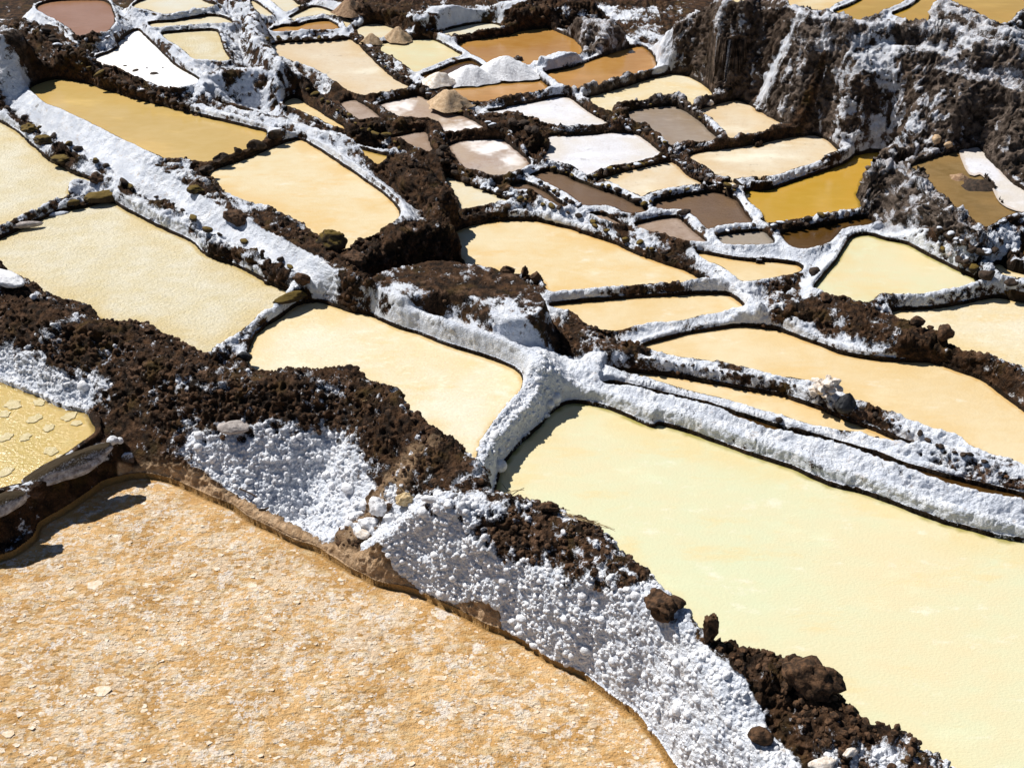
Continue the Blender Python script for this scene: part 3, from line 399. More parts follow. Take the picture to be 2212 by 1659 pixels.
banks = []
for key, z, w, beta, salt, ex, name, cat, label, s in BANKS:
    r = Rec(); r.key, r.z, r.w, r.beta, r.salt, r.ex, r.name, r.cat, r.label = key, z, w, beta, salt, ex, name, cat, label
    p = catmull(parse(s), False, 3)
    zz = z
    if z is None:                                    # level of the nearest ponds
        X, Y = unproj(p[:, 0], p[:, 1], .8); zz = np.zeros(len(p))
        for k in range(len(p)):
            best = sorted((np.min(np.hypot(*(q.P - unproj(p[k, 0], p[k, 1], q.z + q.rim)).T)), q.z + q.rim) for q in ponds)[:2]
            zz[k] = max(b[1] for b in best if b[0] < best[0][0] + .5)
        zz = np.full(len(p), np.median(zz))
    X, Y = unproj(p[:, 0], p[:, 1], zz)
    r.P = np.stack([X, Y], 1); r.lo = r.P.min(0); r.hi = r.P.max(0)
    r.saltf = lambda t, s=np.array(salt): np.interp(t*(len(s)-1) if len(s) > 1 else t*0, np.arange(len(s)), s)
    banks.append(r)

KC, KM, ALPHA = 26., 26., .8
def evalH(pts, full=True):
    """ground height in plan; also nearest shore, owner bank and blended bank properties"""
    N = len(pts); x = pts[:, 0]; y = pts[:, 1]
    acc = np.exp(KC*np.minimum(-.35 + .045*(y-5), 1.2)).astype(np.float64)
    cut = []; near = np.full(N, 9., np.float32); pid = np.full(N, -1, np.int16); wz = np.zeros(N, np.float32); near2 = np.full(N, 9., np.float32); mz = np.zeros(N); mz2 = np.zeros(N)
    for i, r in enumerate(ponds):
        M = 1.5
        idx = np.nonzero((x > r.lo[0]-M) & (x < r.hi[0]+M) & (y > r.lo[1]-M) & (y < r.hi[1]+M))[0]
        if len(idx) == 0: continue
        sd = pl_dist(pts[idx], r.P, True)
        acc[idx] += np.exp(KC*(r.z + r.rim - ALPHA*np.maximum(sd, 0)))
        cut.append((idx, sd, r))
        m = sd < near[idx]; k2 = idx[m]; near2[k2] = near[k2]; mz2[k2] = mz[k2]; mz[k2] = r.z + r.rim
        near[k2] = sd[m]; pid[k2] = i; wz[k2] = r.z
        m2 = (~m) & (sd < near2[idx]); k2 = idx[m2]; near2[k2] = sd[m2]; mz2[k2] = r.z + r.rim
    own = np.full(N, -1, np.int16); od = np.full(N, 9., np.float32)
    prop = np.zeros((N, 9), np.float32)              # weight, salt, tan, rough, streak, grey, face, lump
    zc = np.zeros(N, np.float32)
    for i, r in enumerate(banks):
        M = 2.2 if r.z is not None else 1.2
        idx = np.nonzero((x > r.lo[0]-M) & (x < r.hi[0]+M) & (y > r.lo[1]-M) & (y < r.hi[1]+M))[0]
        if len(idx) == 0: continue
        d, t = pl_dist(pts[idx], r.P, False)
        e = d - r.w
        if r.z is not None:
            if 'run' in r.ex:                         # bulging face: flat at the crest, steep at the foot
                q_ = np.maximum(e, 0)/r.ex['run']; h = r.z - .9*q_**1.12
            else: h = r.z - r.beta*(np.sqrt(np.maximum(e, 0)**2 + .0016) - .04)
            acc[idx] += np.exp(KC*h)
        e = np.where(e > 0, e*r.ex.get('narrow', 1 if r.z is not None else 3.), e)
        m = e < od[idx]; od[idx[m]] = e[m]; own[idx[m]] = i
        if full:
            w = (.035/(.035 + np.maximum(e, 0)))**4*(1 if r.z is None else 1.6)*r.ex.get('pri', 1) + 1e-9
            ex = r.ex
            vals = (w, w*r.saltf(t), w*ex.get('tan', 0), w*ex.get('rough', 1), w*ex.get('streak', 0), w*ex.get('grey', 0), w*ex.get('face', 0), w*ex.get('lump', 0), w*ex.get('fo', .15))
            for k, v in enumerate(vals): prop[idx, k] += v
            zc[idx] += w*(r.z if r.z is not None else 0)
    C = np.log(acc)/KC
    am = np.exp(-KM*C)
    flo = np.full(N, -9.)
    for idx, sd, r in cut:
        k = sd < 1.0; ii = idx[k]
        am[ii] += np.exp(-KM*(r.z - .01 + SLOPE*sd[k]))
        ins = sd < 0
        flo[idx[ins]] = np.maximum(flo[idx[ins]], r.z - r.depth)
    z = -np.log(am)/KM
    cap = np.maximum(mz, mz2) + .02 + 2.2*np.maximum(0, near + near2 - .26)
    z = np.where((near > 0) & (near2 > 0), np.minimum(z, cap), z)
    z = np.where(flo > -8, np.maximum(z, flo), z)
    ok = near >= 0                                   # every pond keeps a low rim of its own, even above a lower neighbour
    for idx, sd, r in cut:
        k = (sd >= 0) & (sd < .2); ii = idx[k]
        rimz = r.z + .045 - 3.5*np.maximum(sd[k]-.05, 0)
        z[ii] = np.where(ok[ii], np.maximum(z[ii], rimz), z[ii])
    return z, near, pid, wz, own, od, prop, zc

# ---------------------------------------------------------------- sampling grid, denser where the ground stands up
MARG = .075
def grid(cols, rowsY):
    s = np.linspace(-CW_/2/FOC - MARG, CW_/2/FOC + MARG, cols)
    return s
def XY(s, Y): return s*(Y*cp + (CAM_H-.6)*sp)
C0, R0 = 340, 800
v = np.linspace(-70, CH_+150, R0)
y0 = unproj(0, v, .6)[1]
S0 = np.linspace(-CW_/2/FOC-MARG, CW_/2/FOC+MARG, C0)
Yg = np.repeat(y0[:, None], C0, 1); Xg = XY(S0[None, :], Yg)
z0, near0, pid0, *_ = evalH(np.stack([Xg.ravel(), Yg.ravel()], 1), False)
Z0 = z0.reshape(R0, C0); near0 = near0.reshape(R0, C0); pid0 = pid0.reshape(R0, C0)
_, V0, D0 = proj(Xg, Yg, Z0)
d3 = np.sqrt(np.diff(Yg, axis=0)**2 + np.diff(Z0, axis=0)**2)*FOC/D0[1:]
dv = np.abs(np.diff(V0, axis=0))
ds = np.sqrt(dv**2 + (.45*d3)**2)
keepw = ((near0 > -.1) | (pid0 == 0))[1:]
ds = ds*np.where(keepw, 1., .12) + .05
for _k in range(3): ds = (np.roll(ds, 1, 1) + ds + np.roll(ds, -1, 1))/3
cum = np.vstack([np.zeros(C0), np.cumsum(ds, 0)]); cum /= cum[-1]
S = np.linspace(S0[0], S0[-1], COLS)
q = np.linspace(0, 1, ROWS)
Yc = np.stack([np.interp(q, cum[:, k], y0) for k in range(C0)], 1)
f = np.interp(S, S0, np.arange(C0)); i0 = np.minimum(f.astype(int), C0-2); fr = f-i0
YG = Yc[:, i0]*(1-fr) + Yc[:, i0+1]*fr
XG = XY(S[None, :], YG)
pts = np.stack([XG.ravel(), YG.ravel()], 1)
print('grid', pts.shape)
z, near, pid, wz, own, od, prop, zc = evalH(pts)
W = prop[:, :1] + 1e-12; prop = prop/W; zc = zc/W[:, 0]
P3 = np.stack([pts[:, 0], pts[:, 1], z], 1)
G = P3.reshape(ROWS, COLS, 3)
gr = np.gradient(G, axis=0); gc = np.gradient(G, axis=1)
Nn = np.cross(gr, gc).reshape(-1, 3); Nn /= np.linalg.norm(Nn, axis=1)[:, None] + 1e-12
Nn *= np.sign(Nn[:, 2:3] + 1e-9)
live = (near > -.12) | (pid == 0)
L = np.nonzero(live)[0]
Pl = P3[L]; rough = prop[L, 3]; streak = prop[L, 4]; lump = prop[L, 7]; nl = near[L]; inO = (pid[L] == 0) & (nl < 0)
slope = 1 - Nn[L, 2]
hw = Pl[:, 2] - wz[L]
# salt cover
n_low = fbm(Pl, 2.2, 3); n_mid = fbm(Pl, 7., 3, off=3.)
n_hi = fbm(Pl, 21., 2, off=5.)
stk = np.clip(streak, 0, 1)
fc = np.clip(prop[L, 6], 0, 1)
salt = prop[L, 1] + (1.3-1.1*stk-.6*fc)*(n_low-.5) + .9*(n_mid-.5) + .85*(n_hi-.5)
salt += prop[L, 6]*.5*np.clip((zc[L] - Pl[:, 2] - prop[L, 8])/.3, 0, 1)
st = fbm(Pl, 6., 3, ax=(1, 1, .22), off=1.)
st2 = fbm(Pl, 15., 3, ax=(1, 1, .2), off=6.)
salt += streak*(1.1*(st-.5) + 1.9*(st2-.5))
topw = (Pl[:, 2] > zc[L] - .02) & (prop[L, 5] > .5)
salt = np.where(topw & (streak > .5), np.maximum(salt, .55 + 1.3*(n_mid-.5)), salt)
fw = .003 + .026*np.clip(n_low*1.6-.5, 0, 1)
salt -= 1.0*(1-sstep(fw*.4, fw, nl))*(prop[L, 6] < .5)      # bare wet foot at the water line
salt -= .22*sstep(.2, .6, slope)*(prop[L, 6] < .5)
tan = prop[L, 2]
saltm = sstep(.38, .62, salt)
# relief
dist = np.hypot(np.hypot(Pl[:, 0], Pl[:, 1]), CAM_H - Pl[:, 2])
soil_d = .13*(fbm(Pl, 3.6, 4, off=7.)-.5) + .05*(np.abs(fbm(Pl, 13., 2, off=2.)-.5)*-2+.4) + .045*(fbm(Pl, 30., 3, off=4.)-.5)
wk, wid = worley(Pl, 26.)
wm, _ = worley(Pl, 12.)
salt_d = .09*(fbm(Pl, 4., 3, off=7.)-.5) + .035*(n_hi-.5) + (.013 + .014*lump)*(.75-wk) + .028*(.7-wm)*(1-.5*np.clip(lump, 0, 1))
disp = rough*(soil_d*(1-saltm) + salt_d*saltm)
disp += streak*(.13*(st-.5) + .10*(st2-.5) + .05*(.5 - worley(Pl*np.array([1, 1, .5]), 9.)[0]) + .08*(.5 - worley(Pl*np.array([1, 1, .6]), 4.)[0])*(.4+rough*.3))
disp *= np.clip((nl+.02)/.07, .25, 1)
disp = np.where(inO, 0, disp)
# orange mud: flaky crust
if inO.any():
    Po = Pl[inO]; po = Po*np.array([1, 1, 0]) 
    wf, wi = worley(po*np.array([.8, 1.5, 1]), 17.); w2, _ = worley(po, 40.)
    low = fbm(po, 1.2, 3)
    dO = .010*(.6-wf) + .03*(fbm(po, 5., 3)-.5) + .035*(np.abs(fbm(po*np.array([.7, 1.4, 1]), 14., 3)-.5))
    fl = sstep(.30, .5, .5*wi + (low-.5)*.6 + .5*(fbm(po, 24., 3)-.5) - .25*wf + .24)
    edge = sstep(0, .35, -nl[inO])
    disp[inO] = dO*(.25+.75*edge)
    saltO = np.zeros(len(L), np.float32); saltO[inO] = fl*(.3+.7*edge)
else: saltO = np.zeros(len(L), np.float32)
Pl = Pl + Nn[L]*disp[:, None]
P3[L] = Pl
SALT = np.zeros(len(pts), np.float32); SALT[L] = salt
TAN = np.zeros(len(pts), np.float32); TAN[L] = tan
GREY = prop[:, 5]
FLK = np.zeros(len(pts), np.float32); FLK[L] = saltO
WET = np.zeros(len(pts), np.float32); WET[L] = 1 - sstep(.0, fw*.8, nl)
SC_u, SC_v, SC_d = proj(P3[:, 0], P3[:, 1], P3[:, 2])

# ---------------------------------------------------------------- materials
def nt(name):
    m = bpy.data.materials.new(name); m.use_nodes = True; t = m.node_tree; t.nodes.clear()
    o = t.nodes.new('ShaderNodeOutputMaterial'); b = t.nodes.new('ShaderNodeBsdfPrincipled'); t.links.new(b.outputs[0], o.inputs[0])
    return m, t, b
class NB:
    def __init__(s, t): s.t = t; s.pos = t.nodes.new('ShaderNodeNewGeometry').outputs['Position']
    def val(s, x, sock):
        if isinstance(x, (int, float)): sock.default_value = x
        elif isinstance(x, tuple): sock.default_value = (*x, 1) if len(x) == 3 and len(sock.default_value) == 4 else x
        else: s.t.links.new(x, sock)
    def noise(s, sc, det=3, rough=.55, stretch=None, out='Fac'):
        n = s.t.nodes.new('ShaderNodeTexNoise'); n.inputs['Scale'].default_value = sc; n.inputs['Detail'].default_value = det; n.inputs['Roughness'].default_value = rough
        p = s.pos
        if stretch:
            v = s.t.nodes.new('ShaderNodeVectorMath'); v.operation = 'MULTIPLY'; s.t.links.new(p, v.inputs[0]); v.inputs[1].default_value = stretch; p = v.outputs[0]
        s.t.links.new(p, n.inputs['Vector']); return n.outputs[out]
    def vor(s, sc, out='Distance', feat='F1', rnd=1.):
        n = s.t.nodes.new('ShaderNodeTexVoronoi'); n.inputs['Scale'].default_value = sc; n.feature = feat; n.inputs['Randomness'].default_value = rnd
        s.t.links.new(s.pos, n.inputs['Vector']); return n.outputs[out]
    def math(s, op, a, b=0., c=0.):
        n = s.t.nodes.new('ShaderNodeMath'); n.operation = op
        for k, x in enumerate((a, b, c)): s.val(x, n.inputs[k])
        return n.outputs[0]
    def step(s, a, b, x):
        n = s.t.nodes.new('ShaderNodeMapRange'); n.interpolation_type = 'SMOOTHSTEP'
        s.val(x, n.inputs[0]); n.inputs[1].default_value = a; n.inputs[2].default_value = b; return n.outputs[0]
    def mix(s, f, a, b):
        n = s.t.nodes.new('ShaderNodeMix'); n.data_type = 'RGBA'; s.val(f, n.inputs[0]); s.val(a, n.inputs[6]); s.val(b, n.inputs[7]); return n.outputs[2]
    def attr(s, name):
        n = s.t.nodes.new('ShaderNodeAttribute'); n.attribute_name = name; return n.outputs['Fac']
    def bump(s, h, dist, strength=1., prev=None):
        n = s.t.nodes.new('ShaderNodeBump'); n.inputs['Distance'].default_value = dist; n.inputs['Strength'].default_value = strength
        s.t.links.new(h, n.inputs['Height'])
        if prev is not None: s.t.links.new(prev, n.inputs['Normal'])
        return n.outputs[0]
    def link(s, a, b): s.t.links.new(a, b)
def ground_material():
    m, t, b = nt('earth_and_salt'); B = NB(t)
    n1 = B.noise(55, 4, .65); n2 = B.noise(9, 4, .6); n3 = B.noise(160, 2)
    s = B.math('ADD', B.attr('salt'), B.math('MULTIPLY', B.math('SUBTRACT', n1, .5), .95))
    fac = B.step(.36, .62, s)
    soil = B.mix(B.step(.35, .7, n2), (.012, .007, .004), (.085, .042, .019))
    soil = B.mix(B.step(.55, .8, n1), soil, (.17, .092, .05))
    soil = B.mix(B.math('MULTIPLY', B.step(.52, .72, B.noise(3.1, 4, .6)), .45), soil, (.10, .062, .012))       # ochre lichen and algae
    soil = B.mix(B.math('MULTIPLY', B.step(.56, .70, B.noise(4.5, 5, .65)), .6), soil, (.19, .115, .075))
    greyc = B.mix(B.step(.35, .7, n2), (.028, .018, .012), (.20, .155, .125))
    soil = B.mix(B.attr('grey'), soil, greyc)
    tanc = B.mix(B.step(.3, .7, B.noise(14, 4, .65)), (.34, .21, .11), (.60, .42, .26))
    soil = B.mix(B.attr('tan'), soil, tanc)
    soil = B.mix(B.math('MULTIPLY', B.attr('wet'), .85), soil, (.012, .008, .004))
    saltc = B.mix(B.step(.3, .75, B.noise(6, 4, .6)), (.62, .66, .74), (.88, .90, .94))
    saltc = B.mix(B.math('MULTIPLY', B.step(.55, .72, B.noise(11, 5, .7)), .5), saltc, (.52, .40, .29))
    saltc = B.mix(B.math('MULTIPLY', B.attr('grey'), B.step(.3, .65, B.noise(17, 4, .6))), saltc, (.36, .33, .33))
    b_c = B.mix(fac, soil, saltc); B.link(b_c, b.inputs['Base Color'])
    rr = t.nodes.new('ShaderNodeMapRange'); B.link(fac, rr.inputs[0]); rr.inputs[3].default_value = .95; rr.inputs[4].default_value = .62
    B.link(rr.outputs[0], b.inputs['Roughness']); b.inputs['Specular IOR Level'].default_value = .2
    h = B.math('ADD', B.math('MULTIPLY', n1, 1.), B.math('MULTIPLY', n3, .5))
    vv = B.math('MULTIPLY', B.vor(48), -1.)
    hs = B.mix(fac, h, vv)
    nb = B.bump(h, .028, .8); nb = B.bump(vv, .012, .55, nb)
    B.link(nb, b.inputs['Normal']); return m
def crust_material():
    m, t, b = nt('orange_mud_crust'); B = NB(t)
    fl = B.attr('flake')
    n1 = B.noise(60, 4, .65); n2 = B.noise(2.2, 4, .55)
    f = B.step(.42, .62, B.math('ADD', fl, B.math('MULTIPLY', B.math('SUBTRACT', n1, .5), .9)))
    mud = B.mix(B.step(.35, .68, n2), (.50, .27, .08), (.74, .46, .20))
    mud = B.mix(B.step(.45, .7, B.noise(9, 4, .65, (.8, 1.5, 1))), mud, (.67, .50, .28))
    mud = B.mix(B.math('MULTIPLY', B.step(.55, .75, n1), .6), mud, (.46, .27, .09))
    pale = B.step(.50, .66, B.math('ADD', B.math('MULTIPLY', B.noise(6, 6, .72, (.8, 1.35, 1)), .7), B.math('MULTIPLY', B.noise(31, 4, .7, (.8, 1.4, 1)), .3)))
    mud = B.mix(B.math('MULTIPLY', pale, .75), mud, (.80, .67, .50))
    wb = B.step(.535, .585, B.math('ADD', B.math('MULTIPLY', B.noise(4.2, 6, .75), .72), B.math('MULTIPLY', B.noise(26, 3, .7), .28)))
    mud = B.mix(B.math('MULTIPLY', wb, .8), mud, (.84, .77, .69))
    crk = B.step(.60, .74, B.noise(24, 4, .65, (.5, 1.6, 1)))
    mud = B.mix(B.math('MULTIPLY', crk, .55), mud, (.42, .24, .075))
    c = B.mix(B.math('MULTIPLY', f, .45), mud, (.82, .72, .58))
    c = B.mix(B.step(.3, .9, B.attr('wet')), c, (.36, .2, .06))
    B.link(c, b.inputs['Base Color']); b.inputs['Roughness'].default_value = .45; b.inputs['Specular IOR Level'].default_value = .3
    hh = B.math('ADD', B.noise(30, 4, .6, (.7, 1.4, 1)), B.math('MULTIPLY', n1, .6))
    B.link(B.bump(hh, .04, .9), b.inputs['Normal']); return m
LOOKS = dict(   # main colour, second colour, shore colour, roughness, mottle scale, fine relief
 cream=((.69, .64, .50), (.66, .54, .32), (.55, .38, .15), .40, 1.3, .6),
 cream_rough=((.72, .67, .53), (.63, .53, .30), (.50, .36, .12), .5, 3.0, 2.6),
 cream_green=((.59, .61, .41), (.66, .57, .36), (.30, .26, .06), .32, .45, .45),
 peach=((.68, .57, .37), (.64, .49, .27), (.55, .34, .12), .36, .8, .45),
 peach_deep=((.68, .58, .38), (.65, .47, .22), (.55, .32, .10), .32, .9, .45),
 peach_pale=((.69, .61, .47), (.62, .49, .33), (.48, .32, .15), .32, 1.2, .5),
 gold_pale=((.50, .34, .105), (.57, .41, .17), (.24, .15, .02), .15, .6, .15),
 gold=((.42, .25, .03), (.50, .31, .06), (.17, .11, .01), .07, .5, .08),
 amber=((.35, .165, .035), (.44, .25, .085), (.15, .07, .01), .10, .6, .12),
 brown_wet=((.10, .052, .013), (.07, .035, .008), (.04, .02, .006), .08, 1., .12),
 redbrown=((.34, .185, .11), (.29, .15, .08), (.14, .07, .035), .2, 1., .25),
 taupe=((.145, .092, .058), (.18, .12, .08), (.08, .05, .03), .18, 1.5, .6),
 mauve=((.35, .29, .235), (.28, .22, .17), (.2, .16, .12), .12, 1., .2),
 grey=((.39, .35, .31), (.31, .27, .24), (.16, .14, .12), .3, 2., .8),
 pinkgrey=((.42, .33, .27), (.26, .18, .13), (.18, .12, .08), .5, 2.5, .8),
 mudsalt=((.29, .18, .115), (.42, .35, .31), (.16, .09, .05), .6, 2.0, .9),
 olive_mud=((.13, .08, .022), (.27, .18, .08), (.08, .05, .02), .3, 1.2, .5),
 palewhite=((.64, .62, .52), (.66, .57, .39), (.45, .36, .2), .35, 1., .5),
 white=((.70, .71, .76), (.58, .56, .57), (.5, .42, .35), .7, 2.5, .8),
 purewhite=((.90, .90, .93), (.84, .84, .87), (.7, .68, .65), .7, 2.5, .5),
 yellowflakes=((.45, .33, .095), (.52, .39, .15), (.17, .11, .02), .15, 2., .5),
)
mats = {}
def pond_material(look):
    if look in mats: return mats[look]
    c1, c2, ce, ro, sc, rel = LOOKS[look]
    m, t, b = nt('pond_' + look); B = NB(t)
    n = B.noise(sc, 5, .62, (1, 1.25, 1)); n2 = B.noise(sc*9, 4, .6, (.8, 1.5, 1)); n3 = B.noise(45, 3, .6, (.8, 1.4, 1))
    n0 = B.noise(.33, 2)
    f = B.step(.36, .66, B.math('ADD', B.math('ADD', B.math('MULTIPLY', n, .45), B.math('MULTIPLY', n2, .25)), B.math('MULTIPLY', n0, .30)))
    c = B.mix(f, c1, c2)
    if rel >= .5: c = B.mix(B.math('MULTIPLY', B.step(.52, .68, n3), .45 if rel > 1 else .25), c, tuple(.62*x for x in c2))
    if look in ('cream', 'cream_green', 'peach', 'peach_deep'):           # drifting sediment and stains
        sd_ = B.step(.53, .68, B.noise(1.9, 6, .68, (.55, 1.5, 1)))
        c = B.mix(B.math('MULTIPLY', sd_, .5), c, tuple(x*y for x, y in zip(c2, (1.03, .92, .72))))
        wl_ = B.step(.56, .72, B.noise(3.7, 6, .7, (.7, 1.3, 1)))
        c = B.mix(B.math('MULTIPLY', wl_, .5), c, (.76, .72, .60))
    if look in ('cream', 'cream_rough'): c = B.mix(B.math('MULTIPLY', B.step(.5, .7, n2), .6), c, tuple(min(.93, x*1.12) for x in c1))
    if look in ('amber', 'gold', 'gold_pale', 'peach_pale', 'mauve'):
        cl = B.step(.52, .70, B.noise(.9, 5, .6, (.7, 1.5, 1)))
        c = B.mix(B.math('MULTIPLY', cl, .5), c, tuple(min(.9, x*1.5+.05) for x in c1))
    if look in ('white', 'mudsalt', 'peach_pale', 'pinkgrey', 'olive_mud'):
        c = B.mix(B.math('MULTIPLY', B.step(.60, .68, B.noise(5.5, 5, .7)), .5), c, tuple(.55*x for x in c2))
    if look == 'mudsalt':
        c = B.mix(B.step(.5, .62, B.noise(1.1, 4, .6)), c, (.80, .76, .74))
    if look == 'yellowflakes':
        pass
    sh = B.math('MULTIPLY', B.attr('shore'), B.step(.38, .62, B.noise(1.6, 4, .6)))
    c = B.mix(B.math('MULTIPLY', sh, .65), c, tuple(x*y for x, y in zip(c2, (.98, .89, .70))))
    hz = B.step(.54, .74, B.noise(2.3, 6, .7, (.6, 1.3, 1)))
    c = B.mix(B.math('MULTIPLY', hz, .45), c, tuple(min(.93, x*1.08+.03) for x in c1))
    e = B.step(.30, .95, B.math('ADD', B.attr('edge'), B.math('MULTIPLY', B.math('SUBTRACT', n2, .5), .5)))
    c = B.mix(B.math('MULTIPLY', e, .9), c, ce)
    B.link(c, b.inputs['Base Color']); b.inputs['Roughness'].default_value = ro; b.inputs['Specular IOR Level'].default_value = .5 if ro < .3 else .3
    h = B.math('ADD', B.math('MULTIPLY', n3, 1.), B.math('MULTIPLY', n2, .8))
    B.link(B.bump(h, .012*rel, .8), b.inputs['Normal'])
    mats[look] = m; return m
def rock_material(name, c1, c2, top=None, ro=.85):
    m, t, b = nt(name); B = NB(t)
    n = B.noise(22, 5, .65); n2 = B.noise(70, 3)
    c = B.mix(B.step(.35, .68, n), c1, c2)
    if top:
        g = t.nodes.new('ShaderNodeNewGeometry'); sx = t.nodes.new('ShaderNodeSeparateXYZ'); t.links.new(g.outputs['Normal'], sx.inputs[0])
        c = B.mix(B.step(.35, .8, B.math('ADD', sx.outputs[2], B.math('MULTIPLY', B.math('SUBTRACT', n2, .5), .9))), c, top)
    B.link(c, b.inputs['Base Color']); b.inputs['Roughness'].default_value = ro; b.inputs['Specular IOR Level'].default_value = .25
    B.link(B.bump(B.math('ADD', n, B.math('MULTIPLY', n2, .4)), .02, .8), b.inputs['Normal']); return m
M_GROUND = ground_material(); M_CRUST = crust_material()
M_DARK = rock_material('dark_stone', (.022, .016, .012), (.07, .045, .03))
M_MOSS = rock_material('mossy_stone', (.03, .02, .01), (.06, .04, .02), (.13, .085, .015))
M_SALTY = rock_material('salt_crusted_stone', (.05, .04, .035), (.12, .09, .075), (.66, .70, .78))
M_SLAB = rock_material('salt_edged_slab', (.22, .20, .20), (.55, .56, .60), (.035, .022, .008))
M_WHITE = rock_material('white_salt', (.62, .62, .64), (.86, .87, .9), None, .6)
M_CHUNK = rock_material('cream_salt_chunk', (.62, .52, .42), (.86, .80, .74), None, .6)
M_TAN = rock_material('tan_salt_heap', (.42, .28, .16), (.60, .44, .28))
M_PINK = rock_material('brown_salt_heap', (.22, .13, .075), (.42, .28, .17))
M_GREYR = rock_material('grey_stone', (.30, .26, .24), (.50, .45, .42))
M_BLACK = rock_material('black_stone', (.012, .013, .016), (.035, .036, .04), None, .5)
M_SOILR = rock_material('soil_clod', (.022, .012, .006), (.13, .068, .034))
M_STRAW = rock_material('dry_straw', (.30, .20, .10), (.5, .38, .2))
M_CLOTH = rock_material('dry_husk', (.42, .30, .15), (.66, .52, .32))
M_FLAKE = rock_material('salt_flake', (.66, .50, .33), (.76, .68, .57), None, .5)
M_TWIG = rock_material('dark_twig', (.04, .025, .015), (.09, .06, .04))

# ---------------------------------------------------------------- object helpers
COL = scene.collection
def tag(o, label=None, cat=None, group=None, kind=None):
    if label: o['label'] = label
    if cat: o['category'] = cat
    if group: o['group'] = group
    if kind: o['kind'] = kind
    return o
def mesh_np(name, V, F, mat, attrs=None, parent=None, smooth=True, origin=None):
    V = np.asarray(V, np.float64); F = np.asarray(F, np.int32); k = F.shape[1]
    if origin is None: origin = np.array([V[:, 0].mean(), V[:, 1].mean(), V[:, 2].min()])
    me = bpy.data.meshes.new(name)
    me.vertices.add(len(V)); me.vertices.foreach_set('co', (V-origin).astype(np.float32).ravel())
    me.loops.add(F.size); me.loops.foreach_set('vertex_index', F.ravel())
    me.polygons.add(len(F)); me.polygons.foreach_set('loop_start', np.arange(0, F.size, k, dtype=np.int32))
    me.update(calc_edges=True)
    me.polygons.foreach_set('use_smooth', np.full(len(F), smooth))
    for n, a in (attrs or {}).items():
        at = me.attributes.new(n, 'FLOAT', 'POINT'); at.data.foreach_set('value', np.asarray(a, np.float32))
    me.materials.append(mat)
    o = bpy.data.objects.new(name, me); COL.objects.link(o); o.location = origin
    if parent is not None: o.parent = parent; o.location = origin - np.array(parent.location)
    return o

# ---------------------------------------------------------------- ground sheet far below and beyond the pans
gv = [(-120, -60, -1.2), (120, -60, -1.2), (120, 200, -1.2), (-120, 200, -1.2)]
tag(mesh_np('ground', gv, [(0, 1, 2, 3)], M_GROUND, dict(salt=[.1]*4, tan=[0]*4, grey=[0]*4, wet=[0]*4)), kind='structure')

# ---------------------------------------------------------------- terrain cut into one object per bank
idx = np.arange(ROWS*COLS).reshape(ROWS, COLS)
a, b_, c, d = idx[:-1, :-1].ravel(), idx[:-1, 1:].ravel(), idx[1:, 1:].ravel(), idx[1:, :-1].ravel()
Fq = np.stack([a, d, c, b_], 1)
fl = live[Fq].all(1)
Fq = Fq[fl]
isO = ((pid == 0) & (near < 0))
fO = isO[Fq].any(1)
fown = own[Fq[:, 0]].astype(int)
fown[(od[Fq[:, 0]] > 2.0) | (fown < 0)] = -1
fown[fO] = -2
# loose scraps go to the ground structure
bank_obj = {}
def components(F):
    u, inv = np.unique(F, return_inverse=True); G_ = inv.reshape(F.shape); lab = np.arange(len(u))
    for _ in range(400):
        m_ = lab[G_].min(1); new = lab.copy()
        for k in range(4): np.minimum.at(new, G_[:, k], m_)
        new = new[new]; new = new[new]
        if (new == lab).all(): break
        lab = new
    return lab[G_[:, 0]]
def cut(mask, name, mat, attrs):
    F = Fq[mask]
    u, inv = np.unique(F, return_inverse=True)
    return mesh_np(name, P3[u], inv.reshape(F.shape), mat, {k: v_[u] for k, v_ in attrs.items()})
GA = dict(salt=SALT, tan=TAN, grey=GREY, wet=WET)
for i, r in enumerate(banks):
    m = fown == i
    if m.sum() < 8: print('bank without faces', r.key, m.sum()); continue
    cc = components(Fq[m]); ids, cnt = np.unique(cc, return_counts=True)
    if len(ids) > 1:                                  # stray scraps belong to the hillside
        w_ = np.nonzero(m)[0][cc != ids[np.argmax(cnt)]]; fown[w_] = -1; m[w_] = False
    o = cut(m, r.name, M_GROUND, GA); tag(o, r.label, r.cat); bank_obj[r.key] = o
    if r.cat in ('ridge',): o['group'] = 'ridges between the salt ponds'
if (fown == -1).sum() > 0:
    tag(cut(fown == -1, 'hillside', M_GROUND, GA), kind='structure')
print('terrain faces', len(Fq), 'orange', int((fown == -2).sum()))

# ---------------------------------------------------------------- ponds
def pond_mesh(r, z):
    step = max(.05, .35/25*np.mean(r.hi-r.lo))
    n = len(r.P); P = r.P
    # push outline out a little so the water meets the sloping shore
    nn = out_normal(P)
    Q = P + nn*.03
    gx, gy = np.meshgrid(np.arange(r.lo[0], r.hi[0], step), np.arange(r.lo[1], r.hi[1], step))
    g = np.stack([gx.ravel(), gy.ravel()], 1) + rng.uniform(-.2, .2, (gx.size, 2))*step
    sd = pl_dist(g, P, True); g = g[sd < -.02]
    allp = [Vector(p) for p in np.vstack([Q, g])]
    res = delaunay_2d_cdt(allp, [], [list(range(n))] if True else [], 1, 1e-5)
    V = np.array([(p.x, p.y) for p in res[0]]); F = np.array([f for f in res[2] if len(f) == 3])
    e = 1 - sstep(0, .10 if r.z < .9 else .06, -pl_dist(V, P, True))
    e2 = 1 - sstep(.05, .55, -pl_dist(V, P, True))
    return V, F, e, e2
